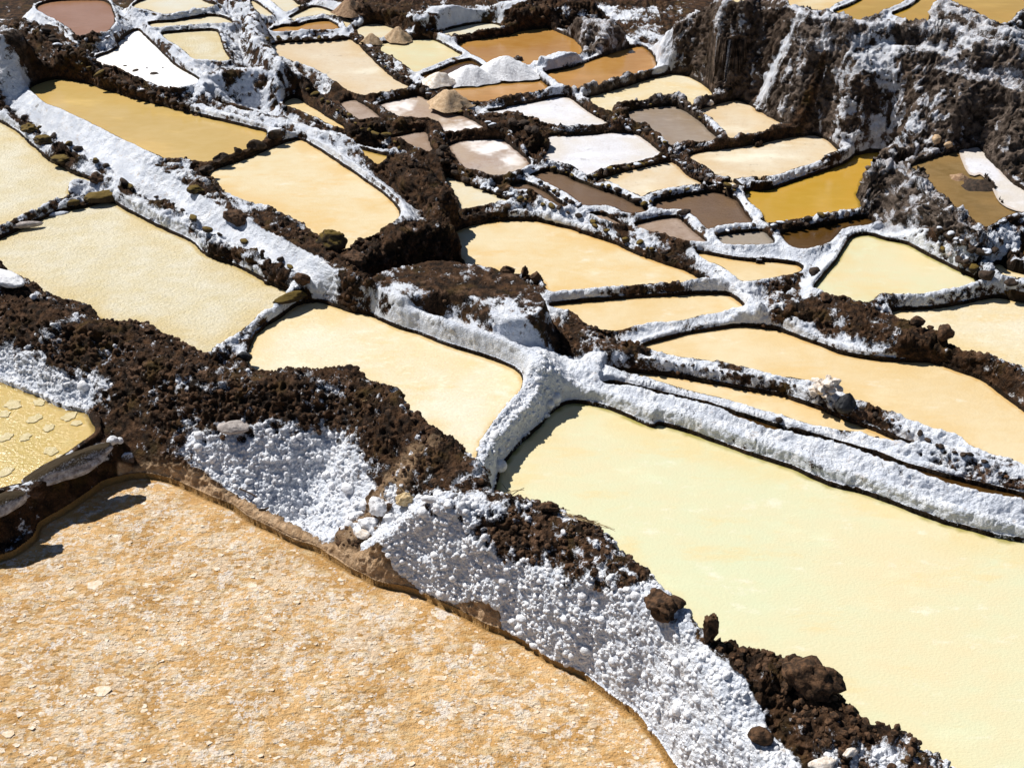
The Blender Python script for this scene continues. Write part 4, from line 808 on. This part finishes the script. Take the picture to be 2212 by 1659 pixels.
for r in ponds:
    if r.key == 'O': continue
    V, F, e, e2 = pond_mesh(r, r.z)
    # body of brine with a real thickness: top sheet and a skirt down to the bed
    top = np.column_stack([V, np.full(len(V), r.z)])
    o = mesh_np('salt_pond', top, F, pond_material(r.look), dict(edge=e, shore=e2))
    if o.data.polygons[0].normal.z < 0: o.data.flip_normals()
    tag(o, r.label, 'salt pond', 'salt evaporation ponds'); r.obj = o
rO = ponds[0]
root = bpy.data.objects.new('salt_pond', None); COL.objects.link(root)
cO = rO.P.mean(0); root.location = (float(cO[0]), float(cO[1]), -.05)
tag(root, rO.label, 'salt pond', 'salt evaporation ponds')
m = fown == -2; F = Fq[m]; u, inv = np.unique(F, return_inverse=True)
mesh_np('mud_crust', P3[u], inv.reshape(F.shape), M_CRUST, dict(flake=FLK[u], wet=np.where(near[u] > -.06, 1 - sstep(0, .06, -near[u]), 0)), parent=root)

# ---------------------------------------------------------------- instanced-by-hand small pieces baked to one mesh
def ico(sub):
    bm = bmesh.new(); bmesh.ops.create_icosphere(bm, subdivisions=sub, radius=1)
    V = np.array([v.co[:] for v in bm.verts]); F = np.array([[v.index for v in f.verts] for f in bm.faces]); bm.free(); return V, F
ICO = {k: ico(k) for k in (1, 2, 3, 4)}
def bake(pts_, size, sub, squash, jit):
    V0, F0 = ICO[sub]; n = len(pts_); k = len(V0)
    V = np.repeat(V0[None], n, 0)*(1 + jit*rng.uniform(-1, 1, (n, k, 1)))
    V = V*np.stack([rng.uniform(.75, 1.25, n), rng.uniform(.75, 1.25, n), rng.uniform(squash*.8, squash*1.2, n)], 1)[:, None, :]
    an = rng.uniform(0, 6.28, n); ca, sa = np.cos(an)[:, None], np.sin(an)[:, None]
    X = V[..., 0]*ca - V[..., 1]*sa; Y = V[..., 0]*sa + V[..., 1]*ca
    V = np.stack([X, Y, V[..., 2]], 2)*size[:, None, None] + pts_[:, None, :]
    F = (F0[None] + (np.arange(n)*k)[:, None, None]).reshape(-1, 3)
    return V.reshape(-1, 3), F
fi = {k: np.nonzero(fown == i)[0] for i, k in enumerate([r.key for r in banks])}
def scatter_on(key, n, cond):
    f = Fq[fi[key]][:, 0]; f = f[(SC_v[f] < CH_+90) & (SC_v[f] > -40)]; f = f[cond(f)]
    if len(f) == 0: return f
    wgt = (SC_d[f]**2); 
    return rng.choice(f, min(n, len(f)), replace=False, p=wgt/wgt.sum())
for key, n, s0 in (('FB1', 1900, .018), ('FB2', 700, .016), ('FB3', 1100, .019), ('PA3', 450, .022), ('BLK', 120, .014), ('LR4', 300, .024), ('MR3', 350, .02),
                   ('LR1', 350, .028), ('TL2', 250, .035), ('NK', 350, .035), ('NR14', 120, .035), ('MR5', 250, .02), ('J4', 250, .016), ('SOIL', 160, .018), ('NR2', 160, .03), ('GUL', 160, .018)):
    if key not in bank_obj: continue
    f = scatter_on(key, n, lambda f: SALT[f] < .42)
    if len(f) < 5: continue
    f = f[:int(len(f)*.4)]; V, F = bake(P3[f] + Nn[f]*.002, np.minimum(s0*rng.lognormal(-.25, .6, len(f)), 1.7*s0), 2 if key in ('FB1', 'FB2', 'FB3', 'PA3') else 1, .85, .16)
    tag(mesh_np('soil_clods', V, F, M_SOILR, parent=bank_obj[key], smooth=False), kind='stuff')
for key, n in (('FB1', 2600), ('FB2', 3000), ('FB3', 500), ('FB4', 1100), ('GUL', 150), ('J1', 350)):
    if key not in bank_obj: continue
    f = scatter_on(key, n, lambda f: SALT[f] > .52)
    if len(f) < 5: continue
    V, F = bake(P3[f] - Nn[f]*.003, .012*rng.lognormal(0, .45, len(f)), 2, .95, .08)
    tag(mesh_np('salt_nodules', V, F, M_WHITE, parent=bank_obj[key]), kind='stuff')
# salt flakes on the orange mud
fo = np.nonzero(isO & (near < -.05) & (SC_v < CH_+80))[0]
pw = np.clip(FLK[fo], .22, 1)*SC_d[fo]**1.5; fo = rng.choice(fo, 2400, replace=False, p=pw/pw.sum())
n = len(fo); K = 7
ang = np.linspace(0, 2*np.pi, K, endpoint=False)[None] + rng.uniform(-.3, .3, (n, K))
rad = .0105*rng.lognormal(0, .5, (n, 1))*rng.uniform(.6, 1.3, (n, K))
tx, ty = rng.normal(0, .08, (n, 1)), rng.normal(0, .08, (n, 1))
px, py = rad*np.cos(ang)*1.3, rad*np.sin(ang)*.85
c0 = P3[fo]
topv = np.stack([c0[:, :1]+px, c0[:, 1:2]+py, c0[:, 2:3]+.001+px*tx+py*ty], 2)
botv = topv - np.array([0, 0, .005])
V = np.concatenate([topv, botv], 1).reshape(-1, 3)
o0 = (np.arange(n)*2*K)[:, None]
F = [np.stack([o0[:, 0], o0[:, 0]+k, o0[:, 0]+k+1], 1) for k in range(1, K-1)]
for k in range(K):
    k2 = (k+1) % K; F.append(np.stack([o0[:, 0]+k, o0[:, 0]+K+k, o0[:, 0]+K+k2], 1)); F.append(np.stack([o0[:, 0]+k, o0[:, 0]+K+k2, o0[:, 0]+k2], 1))
tag(mesh_np('salt_flakes', V, np.concatenate(F), M_FLAKE, parent=root, smooth=False), kind='stuff')
# thin salt rafts floating on the yellow pond at the left edge
rY = ponds[1]
def raft(u_, v_, s_):
    X, Y = unproj(u_, v_, rY.z); V = []; k = 34
    r_ = s_*(1 + .16*np.sin(np.arange(k)*2*np.pi/k*2 + u_) + .10*np.sin(np.arange(k)*2*np.pi/k*5 + 2*v_) + rng.uniform(-.12, .12, k)); t_ = np.arange(k)*2*np.pi/k
    ring = np.stack([X + r_*np.cos(t_), Y + r_*np.sin(t_)*.95], 1)
    V = [(X, Y, rY.z+.010)] + [(p[0], p[1], rY.z+.008) for p in ring] + [(p[0], p[1], rY.z-.01) for p in ring]
    F = [(0, 1+j, 1+(j+1) % k) for j in range(k)] + [(1+j, 1+k+j, 1+k+(j+1) % k) for j in range(k)] + [(1+j, 1+k+(j+1) % k, 1+(j+1) % k) for j in range(k)]
    o = mesh_np('salt_raft', V, F, M_RAFT, parent=rY.obj, smooth=False)
M_RAFT = rock_material('pale_salt_raft', (.50, .41, .20), (.62, .53, .33), None, .4)
for u_, v_, s_ in ((28, 875, .085), (75, 905, .075), (105, 925, .06), (150, 900, .075), (165, 915, .05), (12, 945, .07), (55, 945, .06), (110, 975, .07), (130, 990, .05), (12, 1020, .07), (85, 870, .06), (10, 895, .06)):
    raft(u_, v_, s_)

# ---------------------------------------------------------------- finding the ground under a pixel of the photograph
order = L[(SC_u[L] > -60) & (SC_u[L] < CW_+60)]
def ground_at(u, v, pond_ok=True):
    d2 = (SC_u[order]-u)**2 + (SC_v[order]-v)**2
    k = order[d2 < 9*9]
    best = None
    if len(k): k = k[np.argsort(SC_d[k])[:6]]; q_ = k[np.argmin((SC_u[k]-u)**2+(SC_v[k]-v)**2)]; best = (SC_d[q_], P3[q_])
    if pond_ok:
        for r in ponds:
            X, Y = unproj(u, v, r.z)
            if pl_dist(np.array([[X, Y]]), r.P, True)[0] < -.02:
                dd = proj(X, Y, r.z)[2]
                if best is None or dd < best[0]-.05: best = (dd, np.array([float(X), float(Y), r.z]))
    if best is None:
        q_ = order[np.argmin(d2)]; best = (0, P3[q_])
    return np.array(best[1], float)
def rock_verts(sub, dims, seed, ang=.5, rough_=.25, peak=0.):
    V, F = ICO[sub]; V = V.copy(); rr_ = np.random.default_rng(seed)
    for k in range(9):                                # flat broken faces
        nrm = rr_.normal(size=3); nrm /= np.linalg.norm(nrm); h = rr_.uniform(.55, .9)
        dd = V@nrm; V = V - np.where(dd > h, (dd-h)*ang*1.6, 0)[:, None]*nrm
    n_ = fbm(V + seed*3.7, 2.2, 4) - .5
    V = V*(1 + rough_*2*n_ + rough_*.55*(fbm(V + seed, 7., 3) - .5))[:, None]
    if peak: V[:, 2] *= 1; V[:, :2] *= (1 - peak*np.clip(V[:, 2:3], 0, 1))
    return V*np.array(dims)/2, F
def rock(name, u, v, dims, mat, label, cat='stone', rot=0., tilt=(0, 0), sub=3, seed=1, sink=.3, group=None, ang=.5, rough_=.22, smooth=True, peak=0., zadd=0., pond_ok=True):
    V, F = rock_verts(sub, dims, seed, ang, rough_, peak)
    R_ = np.array(Euler((tilt[0], tilt[1], rot)).to_matrix()); V = V@R_.T
    g = ground_at(u, v, pond_ok); V = V + np.array([0, 0, -V[:, 2].min()])*(1) 
    V = V + g + np.array([0, 0, -sink*dims[2] + zadd])
    o = mesh_np(name, V, F, mat, smooth=smooth, origin=g); return tag(o, label, cat, group)

# --- named rocks and slabs
R = math.radians
rock('mossy_rock', 232, 428, (.52, .24, .17), M_MOSS, 'flat olive mossy rock capping the low ridge between rough cream ponds', rot=R(18), seed=3, sub=4, sink=.2)
rock('dark_stone', 163, 444, (.20, .10, .10), M_MOSS, 'small dark mossy stone just left of the flat olive mossy rock', rot=R(25), seed=5)
rock('dark_slab', 125, 463, (.34, .10, .10), M_SALTY, 'salt edged dark slab in the middle of the low ridge at left', rot=R(20), seed=6)
rock('dark_slab', 52, 488, (.52, .12, .09), M_GREYR, 'long grey brown slab at the left end of the low ridge', rot=R(18), seed=8)
rock('mossy_rock', 632, 652, (.42, .15, .13), M_MOSS, 'elongated mossy rock pointing at the smooth cream pond', rot=R(38), seed=9, sub=4, sink=.25)
rock('salt_slab', 155, 1028, (.92, .27, .22), M_SLAB, 'long salt edged slab with dark top beside the yellow pond', 'slab', rot=R(33), seed=11, sub=4, sink=.1, ang=.3, tilt=(R(12), R(-6)))
rock('salt_slab', -5, 1105, (.7, .27, .2), M_SLAB, 'salt edged slab cut by the left edge above the orange pond', 'slab', rot=R(24), seed=12, sub=4, sink=.1, ang=.3, tilt=(R(12), R(-4)))
rock('dark_stone', 532, 772, (.17, .11, .12), M_BLACK, 'single black stone on the cream pond shore by the thin ridge', rot=R(-10), seed=13)
rock('grey_stone', 505, 925, (.34, .16, .12), M_GREYR, 'flat grey stone stuck in the face of the dark front bank', rot=R(8), seed=14, sub=4, sink=.1)
rock('white_boulder', 815, 1100, (.21, .19, .17), M_WHITE, 'larger round white boulder in the gully', 'boulder', rot=R(-30), seed=15, sub=4, sink=.2, ang=.35, rough_=.38)
rock('white_boulder', 795, 1130, (.22, .13, .11), M_WHITE, 'oval white boulder lying lowest left in the gully', 'boulder', rot=R(-12), seed=16, sub=4, sink=.2, ang=.35, rough_=.38)
rock('white_boulder', 842, 1118, (.12, .10, .10), M_WHITE, 'small white boulder touching the larger one in the gully', 'boulder', seed=17, sub=4, sink=.2, ang=.35, rough_=.38)
rock('yellowish_salt_stone', 783, 1150, (.15, .12, .08), M_CHUNK, 'dull salt stone with yellowish face below the oval white boulder', seed=18, sub=3)
rock('dry_husk', 868, 1088, (.16, .13, .13), M_CLOTH, 'crumpled beige husk beside the white boulders in the gully', 'husk', seed=19, sub=4, sink=.1, rough_=.5)
rock('white_stone', 930, 1075, (.19, .08, .08), M_WHITE, 'white salt stone above the crumpled beige husk', rot=R(-15), seed=20)
rock('white_stone', 243, 948, (.12, .10, .10), M_WHITE, 'pale blue white salt stone at the top end of the long slab', seed=21, ang=.2)
rock('white_stone', 265, 955, (.08, .07, .07), M_WHITE, 'smaller salt stone right of the long slab top', seed=22, ang=.2)
rock('dark_stone', 285, 990, (.15, .13, .13), M_SALTY, 'dark stone with a salt cap at the mud ledge corner', seed=23)
rock('salt_ball', 1207, 868, (.12, .12, .12), M_WHITE, 'round white salt ball at the corner of the largest pond', 'salt ball', seed=24, ang=.05, rough_=.08, sink=.1)
rock('black_stone', 1820, 882, (.24, .19, .25), M_BLACK, 'pointed black stone right of the white rock cluster', rot=R(20), seed=25, sub=3, sink=.12, peak=.45, smooth=False)
rock('brown_stone', 1683, 903, (.085, .07, .06), M_DARK, 'small lone brown stone on the upper parallel white ridge', seed=26)
cl = bpy.data.objects.new('salt_rock_cluster', None); COL.objects.link(cl)
gc_ = ground_at(1775, 858); cl.location = gc_; tag(cl, 'jagged cluster of cream white salt chunks on the ridge', 'salt chunks')
for k in range(17):
    a_ = k*2.4; rr2 = .035*math.sqrt(k); s_ = .15 - .0035*k
    V, F = rock_verts(2, (s_*1.2, s_*.8, s_*.6), 40+k, .8, .3)
    Rm = np.array(Euler((random.uniform(-.9, .9), random.uniform(-.9, .9), a_)).to_matrix())
    V = V@Rm.T + gc_ + np.array([rr2*math.cos(a_)*1.1, rr2*math.sin(a_)*.7, .05 + max(0, .13-.5*rr2)*((k % 3)/1.6)])
    mesh_np('salt_chunk', V, F, M_CHUNK, parent=cl, smooth=False)
rock('soil_clod', 1425, 1322, (.36, .26, .22), M_SOILR, 'overhanging brown soil clod on the crest above the smooth salt lobe', 'soil clod', rot=R(-25), seed=27, sub=4, rough_=.6, pond_ok=False, sink=.3)
rock('soil_clod', 1527, 1372, (.12, .11, .30), M_SOILR, 'upright post like soil clod on the front bank crest', 'soil clod', seed=28, sub=4, rough_=.6, pond_ok=False, sink=.3)
rock('soil_peak', 1750, 1478, (.42, .30, .27), M_SOILR, 'big pointed brown soil lump on the rearmost bank', 'soil lump', rot=R(-20), seed=29, sub=4, ang=.25, rough_=.6, pond_ok=False, peak=.45, sink=.22)
rock('soil_clod', 1640, 1592, (.17, .14, .14), M_SOILR, 'dark clod in the shaded gully beside the salt lobe', 'soil clod', seed=30, sub=3, rough_=.3)
rock('soil_clod', 1183, 1095, (.20, .12, .10), M_SOILR, 'flat dark clod on the bank crest beside the largest pond', 'soil clod', rot=R(-12), seed=31, sub=3, rough_=.6, pond_ok=False)
rock('bleached_root', 1780, 1650, (.22, .08, .07), M_CHUNK, 'larger bleached knobbly root piece at the bottom edge', 'root', rot=R(12), seed=32, rough_=.5, sink=.1)
rock('bleached_root', 1835, 1625, (.12, .05, .06), M_CHUNK, 'small bleached root piece above the larger one', 'root', rot=R(20), seed=33, rough_=.5, sink=.1)
rock('salt_lip', 20, 612, (.62, .22, .14), M_WHITE, 'curled white salt crust lip on the bank at the left edge', 'salt crust', rot=R(-32), seed=34, sub=4, sink=.1, ang=.2, zadd=.03)
rock('salt_lump', 75, 640, (.08, .07, .08), M_WHITE, 'knobbly salt lump at the end of the curled crust lip', 'salt lump', seed=35, rough_=.4)
for u_, v_, d_, s_, lb in ((560, 312, (.30, .17, .17), 50, 'largest upright block, second from the right end of the dark divider'), (600, 292, (.26, .15, .14), 51, 'right end block of the dark divider by the rounded peach pond'),
                          (519, 333, (.15, .12, .13), 52, 'small square block in the middle of the dark divider'), (485, 350, (.24, .14, .15), 53, 'wide dark block left of the small square block on the divider'), (450, 366, (.20, .13, .11), 54, 'low left end block of the dark divider')):
    rock('earth_block', u_, v_, d_, M_DARK, lb, 'block', rot=R(22), seed=s_, ang=.9, rough_=.12, sink=.25, smooth=False, pond_ok=False)
for u_, v_, d_, s_, lb in ((505, 470, (.40, .22, .20), 60, 'dark rounded lump with salty flank beside the white footpath'), (715, 520, (.34, .24, .26), 61, 'upright mossy lump at the front corner of the rounded peach pond'),
                          (770, 560, (.26, .22, .2), 62, 'brown lump behind the upright mossy lump'), (655, 602, (.24, .16, .14), 63, 'dark clod on the salt ridge left of the white footpath'),
                          (62, 275, (.28, .2, .14), 64, 'uppermost olive clod on the lumpy salt ridge at left'), (90, 300, (.36, .2, .14), 65, 'olive clod below the uppermost one on the lumpy ridge'),
                          (130, 345, (.30, .2, .12), 66, 'long olive brown clod across the lumpy salt ridge'), (205, 388, (.28, .18, .15), 67, 'dark boulder like clod where the lumpy ridge narrows'),
                          (420, 406, (.26, .18, .1), 68, 'brown mossy patch clod on the shoulder above the footpath'),
                          (1110, 560, (.17, .11, .12), 69, 'black clod on the back rim of the dark block'), (1140, 565, (.10, .08, .14), 70, 'upright tan stone on the back rim of the dark block'),
                          (1155, 605, (.15, .13, .14), 71, 'brown clod at the right corner of the dark block')):
    rock('soil_lump', u_, v_, d_, M_MOSS if s_ in (61, 64, 65, 66, 68) else M_SOILR, lb, 'soil lump', rot=R(-20 + 7*(s_ % 5)), seed=s_, rough_=.45, sink=.4, sub=4, pond_ok=False)
for u_, v_, d_, s_, mt, lb in ((1784, 640, (.20, .13, .11), 80, M_SOILR, 'dark clod at the left end of the long soil mound'), (1982, 690, (.17, .14, .13), 81, M_SOILR, 'middle dark clod on the back of the long soil mound'),
                          (2045, 722, (.26, .18, .2), 82, M_SOILR, 'largest brown clod on the right of the long soil mound'), (2005, 702, (.09, .08, .06), 83, M_SOILR, 'tiny clod between two bigger ones on the soil mound'),
                          (1756, 585, (.17, .14, .12), 84, M_DARK, 'round dark stone sitting on the ridge left of the triangular pond'), (2030, 540, (.12, .1, .08), 85, M_MOSS, 'leftmost mossy stone behind the triangular pond'),
                          (2046, 552, (.10, .07, .06), 86, M_GREYR, 'grey stone next to the leftmost mossy stone'), (2066, 563, (.18, .10, .08), 87, M_DARK, 'dark flat stone third along the ridge behind the triangular pond'),
                          (2084, 572, (.14, .09, .07), 88, M_DARK, 'small dark stone fourth along the ridge behind the triangular pond'), (2103, 583, (.15, .11, .10), 89, M_MOSS, 'olive stone fifth along the ridge behind the triangular pond'),
                          (2130, 594, (.22, .14, .13), 90, M_DARK, 'big dark stone near the right corner of the triangular pond'), (2180, 612, (.24, .14, .08), 91, M_DARK, 'flat dark stone on the ridge between the two right cream ponds'),
                          (2026, 312, (.17, .13, .15), 92, M_TAN, 'left of two tan yellow stones at the foot of the big wall'), (2052, 312, (.14, .1, .10), 93, M_TAN, 'right of two tan yellow stones at the foot of the big wall'),
                          (1248, 522, (.12, .09, .07), 94, M_DARK, 'small clod on the ridge behind the broad peach pond'), (1745, 473, (.12, .08, .08), 95, M_DARK, 'black stone at the left shore of the mustard gold pond'), (1750, 485, (.1, .08, .08), 97, M_DARK, 'second black stone at the mustard gold pond shore'),
                          (1470, 460, (.2, .12, .08), 98, M_DARK, 'black stone where the mud pond ridges meet'), (892, 341, (.10, .06, .05), 99, M_DARK, 'tiny dark stone standing in the small triangular yellow pond'),
                          (1540, 225, (.12, .1, .1), 100, M_CHUNK, 'pale rock at the foot of the big wall by the cream pond')):
    rock('stone', u_, v_, d_, mt, lb, 'stone', rot=R(s_*37 % 90), seed=s_, rough_=.3, sink=.3, pond_ok=s_ in (95, 97, 99))

# --- salt heaps
def heap(u, v, rx, h, mat, label, seed, ry=None):
    g = ground_at(u, v); nr, ns = 14, 40; V = [(0, 0, h)]; F = []
    for a_ in range(1, nr+1):
        t_ = a_/nr
        for b in range(ns):
            th = 2*math.pi*b/ns; wob = 1 + .12*math.sin(3*th+seed) + .06*math.sin(7*th+2*seed)
            V.append((rx*t_*wob*math.cos(th), (ry or rx*.8)*t_*wob*math.sin(th), h*(.45*(1-t_) + .55*(.5+.5*math.cos(math.pi*t_))) - .03*t_**6))
    V = np.array(V); V[0, 2] = V[1:ns+1, 2].mean() + .004
    n_ = fbm(V*1. + seed, 9., 3) - .5; V += np.stack([n_*.05, n_*.05, n_*.06], 1)
    for b in range(ns): F.append((0, 1+b, 1+(b+1) % ns))
    for a_ in range(nr-1):
        for b in range(ns):
            p0 = 1+a_*ns+b; p1 = 1+a_*ns+(b+1) % ns; F.append((p0, p0+ns, p1+ns)); F.append((p0, p1+ns, p1))
    return tag(mesh_np('salt_heap', V+g, F, mat, origin=g), label, 'salt heap', 'heaps of raked salt')
heap(950, 168, .30, .15, M_CHUNK, 'lowest left white salt heap with a brown side', 1)
heap(1015, 160, .46, .2, M_WHITE, 'middle white salt heap between the two amber ponds', 2)
heap(1088, 148, .58, .26, M_WHITE, 'largest smooth white salt heap between amber ponds', 3)
heap(804, 84, .2, .14, M_TAN, 'small tan salt heap left of the bigger tan one', 4)
heap(862, 78, .28, .20, M_TAN, 'pointed tan heap with dark side on the small whitish pond', 5)
heap(752, 22, .34, .26, M_PINK, 'brown heap on the dark slope near the top edge', 6)
heap(968, 222, .36, .24, M_TAN, 'raked brown salt heap on the stony ridge beside the amber pond', 7, .32)
heap(2075, 385, .17, .05, M_PINK, 'low dark rubble pile in the muddy olive pond, upper one', 8)
heap(2117, 402, .30, .07, M_DARK, 'larger dark rubble heap in the muddy olive pond', 9)

# --- rows of small stones along the ridges (one object each, meshes shared)
small = []
for k in range(7):
    V, F = rock_verts(2, (1, .8, .7), 200+k, .6, .3)
    for mt in (M_DARK, M_MOSS, M_SALTY):
        o = mesh_np('ridge_stone', V, F, mt, origin=np.zeros(3), smooth=True); small.append(o.data); bpy.data.objects.remove(o)
def row(pts_, n, size, label, group, spread=5, mix_=(0, 0, 1, 2)):
    p = catmull(parse(pts_), False, 6)[:, :2]; Ls = np.concatenate([[0], np.cumsum(np.hypot(*np.diff(p, axis=0).T))])
    for k in range(n):
        t_ = Ls[-1]*(k + random.uniform(.2, .8))/n
        u = np.interp(t_, Ls, p[:, 0]) + random.uniform(-spread, spread); v = np.interp(t_, Ls, p[:, 1]) + random.uniform(-spread, spread)*.5
        g = ground_at(u, v, False); me = small[random.randrange(7)*3 + random.choice((0, 1, 0, 2) if mix_ is None else [min(x, 2) for x in mix_])]
        o = bpy.data.objects.new('ridge_stone', me); COL.objects.link(o)
        s = size*.74*random.uniform(.55, 1.4); o.scale = (s*random.uniform(.9, 1.5), s, s); o.location = g + np.array([0, 0, s*.18]); o.rotation_euler = (random.uniform(-.4, .4), random.uniform(-.4, .4), random.uniform(0, 6.28))
        tag(o, label, 'stone', group)
row('D 580,84 650,83 752,76', 10, .15, 'dark block in the row behind the large pinkish cream pond', 'blocks behind the pinkish cream pond', 2)
row('D 755,78 800,112 850,152 905,190', 20, .12, 'small dark stone on the diagonal ridge at top centre', 'stones on the top centre diagonal ridge')
row('D 905,200 960,225 1020,248 1110,305', 18, .12, 'dark stone on the ridge right of the tan mud pan', 'stones beside the tan mud pan')
row('D 1280,383 1350,362 1440,342', 14, .11, 'black block in the thin row below the white pan', 'blocks below the centre right white pan', 1)
row('D 1145,362 1240,380 1300,400 1360,428 1395,446', 13, .10, 'mossy stone on the white ridge behind the long mud pond', 'stones behind the long mud pond', 3, (0, 1, 1))
row('D 1160,385 1200,412 1250,442', 9, .11, 'stone on the ridge between the two mud ponds', 'stones between the mud ponds', 3)
row('D 1400,432 1480,410 1590,402', 12, .10, 'dark stone on the ridge behind the grey brown pond', 'stones behind the grey brown pond', 2)
row('D 1440,328 1480,352 1540,392 1588,412', 12, .12, 'dark stone on the ridge left of the stained cream pond', 'stones beside the stained cream pond')
row('D 1325,250 1345,275 1400,290 1432,318', 12, .11, 'dark stone on the ridge below the mauve grey pond', 'stones below the mauve grey pond')
row('D 1345,240 1400,226 1455,221 1490,238 1520,265', 14, .09, 'dark stone capping the arched ridge of the mauve grey pond', 'stones over the mauve grey pond', 2)
row('D 990,392 1060,408 1110,420', 12, .12, 'dark stone on the ridge behind the greenish white pond', 'stones behind the greenish white pond', 4)
row('D 950,300 962,345 985,378', 8, .13, 'black stone left of the rounded brown grey pan', 'stones left of the rounded pan', 4, (0, 0, 0))
row('D 1660,490 1750,474 1860,460', 10, .11, 'stone on the ridge in front of the mustard gold pond', 'stones before the mustard gold pond', 3)
row('D 1545,503 1600,490 1650,490', 6, .10, 'dark stone on the ridge over the grey rippled pond', 'stones over the grey rippled pond', 2)
row('D 665,190 710,222 750,250 775,268', 10, .12, 'mossy stone on the ridge right of the thin orange pond', 'stones right of the thin orange pond', 4, (0, 1, 1))
row('D 780,275 830,300 870,320', 6, .16, 'mossy clod below the black ledge', 'clods below the black ledge', 4, (1, 1))
row('D 170,140 220,165 270,188 340,212 430,240', 16, .15, 'brown stone on the ridge above the long golden pond', 'stones above the long golden pond', 6, (0, 0, 0, 1))
row('D 60,50 110,75 150,110 200,130', 12, .16, 'brown rubble stone beside the outcrop at top left', 'rubble beside the top left outcrop', 10, (0, 0, 2))
row('D 205,92 230,80 265,70 275,88', 7, .13, 'dark stone between reddish brown pond and white pan', 'stones between red brown pond and white pan', 4)
row('D 1100,262 1130,272 1165,290', 9, .15, 'dark clod on the lumpy black mound', 'clods on the black mound', 8, (0, 0, 0))
row('D 1240,216 1275,242 1318,262', 7, .09, 'brown stone right of the centre white pan', 'stones right of the centre white pan', 2)
row('D 1380,778 1450,785 1560,800 1650,822 1720,838', 16, .07, 'dark clod along the back of the ridge left of the white rocks', 'clods left of the white rock cluster', 2, (0, 0, 0))
row('D 1850,885 1950,925 2050,968 2130,995', 14, .08, 'dark clod along the back of the ridge right of the black stone', 'clods right of the black stone', 2, (0, 0, 0))
row('D 1110,425 1200,450 1290,485 1370,520 1450,550', 16, .12, 'rusty dark stone on the ridge behind the broad peach pond', 'stones behind the broad peach pond', 4, (0, 1, 1))
row('D 0,217 39,243 75,271 118,291 150,308 197,334 240,367 275,396 310,413 360,433 400,456 450,491 490,509 540,528 585,552 640,580', 20, .13, 'dark clod in the strip between white footpath and lumpy salt ridge', 'clods along the white footpath', 5, (0, 0, 1))
row('D 2062,375 2090,385 2110,395 2135,410 2125,400 2100,402', 26, .13, 'small rubble piece on the dark heap in the muddy olive pond', 'rubble in the muddy olive pond', 9, (0, 0, 2))
row('D 2010,500 2060,520 2100,540 2150,550', 16, .14, 'rubble piece on the salt dusted slope under the muddy pond', 'rubble under the muddy pond', 12, (0, 2, 2))
for k, (u_, v_) in enumerate(((334, 160), (293, 153), (300, 170), (318, 148), (263, 153), (352, 147), (270, 143), (243, 148))):
    g = ground_at(u_, v_); o = bpy.data.objects.new('pan_stone', small[(k % 7)*3]); COL.objects.link(o)
    s = (.13, .10, .08, .05, .05, .04, .06, .06)[k]; o.scale = (s*1.3, s, s*.8); o.location = g; o.rotation_euler = (0, 0, k)
    tag(o, 'small dark stone lying on the brilliant white pan', 'stone', 'stones on the brilliant white pan')

# --- twigs and straw
def twig(name, pts_, rad_, mat, label, cat='twig'):
    P = [Vector(p) for p in pts_]; V = []; F = []
    for i, p in enumerate(P):
        t_ = (P[min(i+1, len(P)-1)] - P[max(i-1, 0)]).normalized(); a_ = t_.orthogonal().normalized(); b = t_.cross(a_)
        for k in range(5):
            th = k*2*math.pi/5; V.append(p + (a_*math.cos(th) + b*math.sin(th))*rad_*(1-.5*i/len(P)))
    for i in range(len(P)-1):
        for k in range(5): F.append((i*5+k, i*5+(k+1) % 5, (i+1)*5+(k+1) % 5, (i+1)*5+k))
    o = mesh_np(name, np.array([v_[:] for v_ in V]), F, mat, origin=np.array(P[0]))
    return tag(o, label, cat)
def twig_at(u, v, dirs, rad_, mat, label, name='twig'):
    g = ground_at(u, v); ps = [g + np.array([0, 0, .005])]
    for dx, dy, dz in dirs: ps.append(ps[-1] + np.array([dx, dy, dz]))
    return twig(name, ps, rad_, mat, label)
twig_at(1110, 1072, [(-.05, .03, .05), (-.04, .02, .05)], .004, M_TWIG, 'upright thin twig on the bank left of the flat dark clod')
twig_at(1105, 1070, [(.06, .02, .04), (.06, .02, .02)], .004, M_TWIG, 'thin twig leaning right on the bank left of the flat dark clod')
twig_at(1085, 1066, [(.09, .02, .02), (.08, .01, .0)], .004, M_STRAW, 'pale straw lying on the bank beside the thin twigs', 'straw')
twig_at(880, 1068, [(-.06, .04, .05), (-.06, .03, .04)], .006, M_STRAW, 'yellow straw sticking up from the gully', 'straw')
twig_at(780, 868, [(.07, .01, .015), (.07, .01, .0)], .004, M_STRAW, 'single pale straw on the dark front bank crest', 'straw')
twig_at(518, 1058, [(.10, -.07, .01), (.09, -.06, -.005)], .010, M_TWIG, 'dark stick lying on the tan mud ledge', 'stick')
twig_at(560, 1095, [(.06, -.01, .01), (.03, .02, .01)], .014, M_TWIG, 'short dark stick below the longer one on the mud ledge', 'stick')
for k in range(16):
    u_ = 1190 + k*6.5 + random.uniform(-3, 3); g = ground_at(u_, 1098 + (u_-1190)*.33)
    o = twig('straw', [g + np.array([0, 0, .01]), g + np.array([.08, -.03+random.uniform(-.02, .02), .02]), g + np.array([.17, -.06+random.uniform(-.03, .03), .012])], .003, M_STRAW, 'dry straw strand in the tuft on the bank crest', 'straw')
    o['group'] = 'straw tuft on the bank crest'
print('objects', len(bpy.data.objects), 'tris', sum(len(m_.polygons)*2 for m_ in bpy.data.meshes))
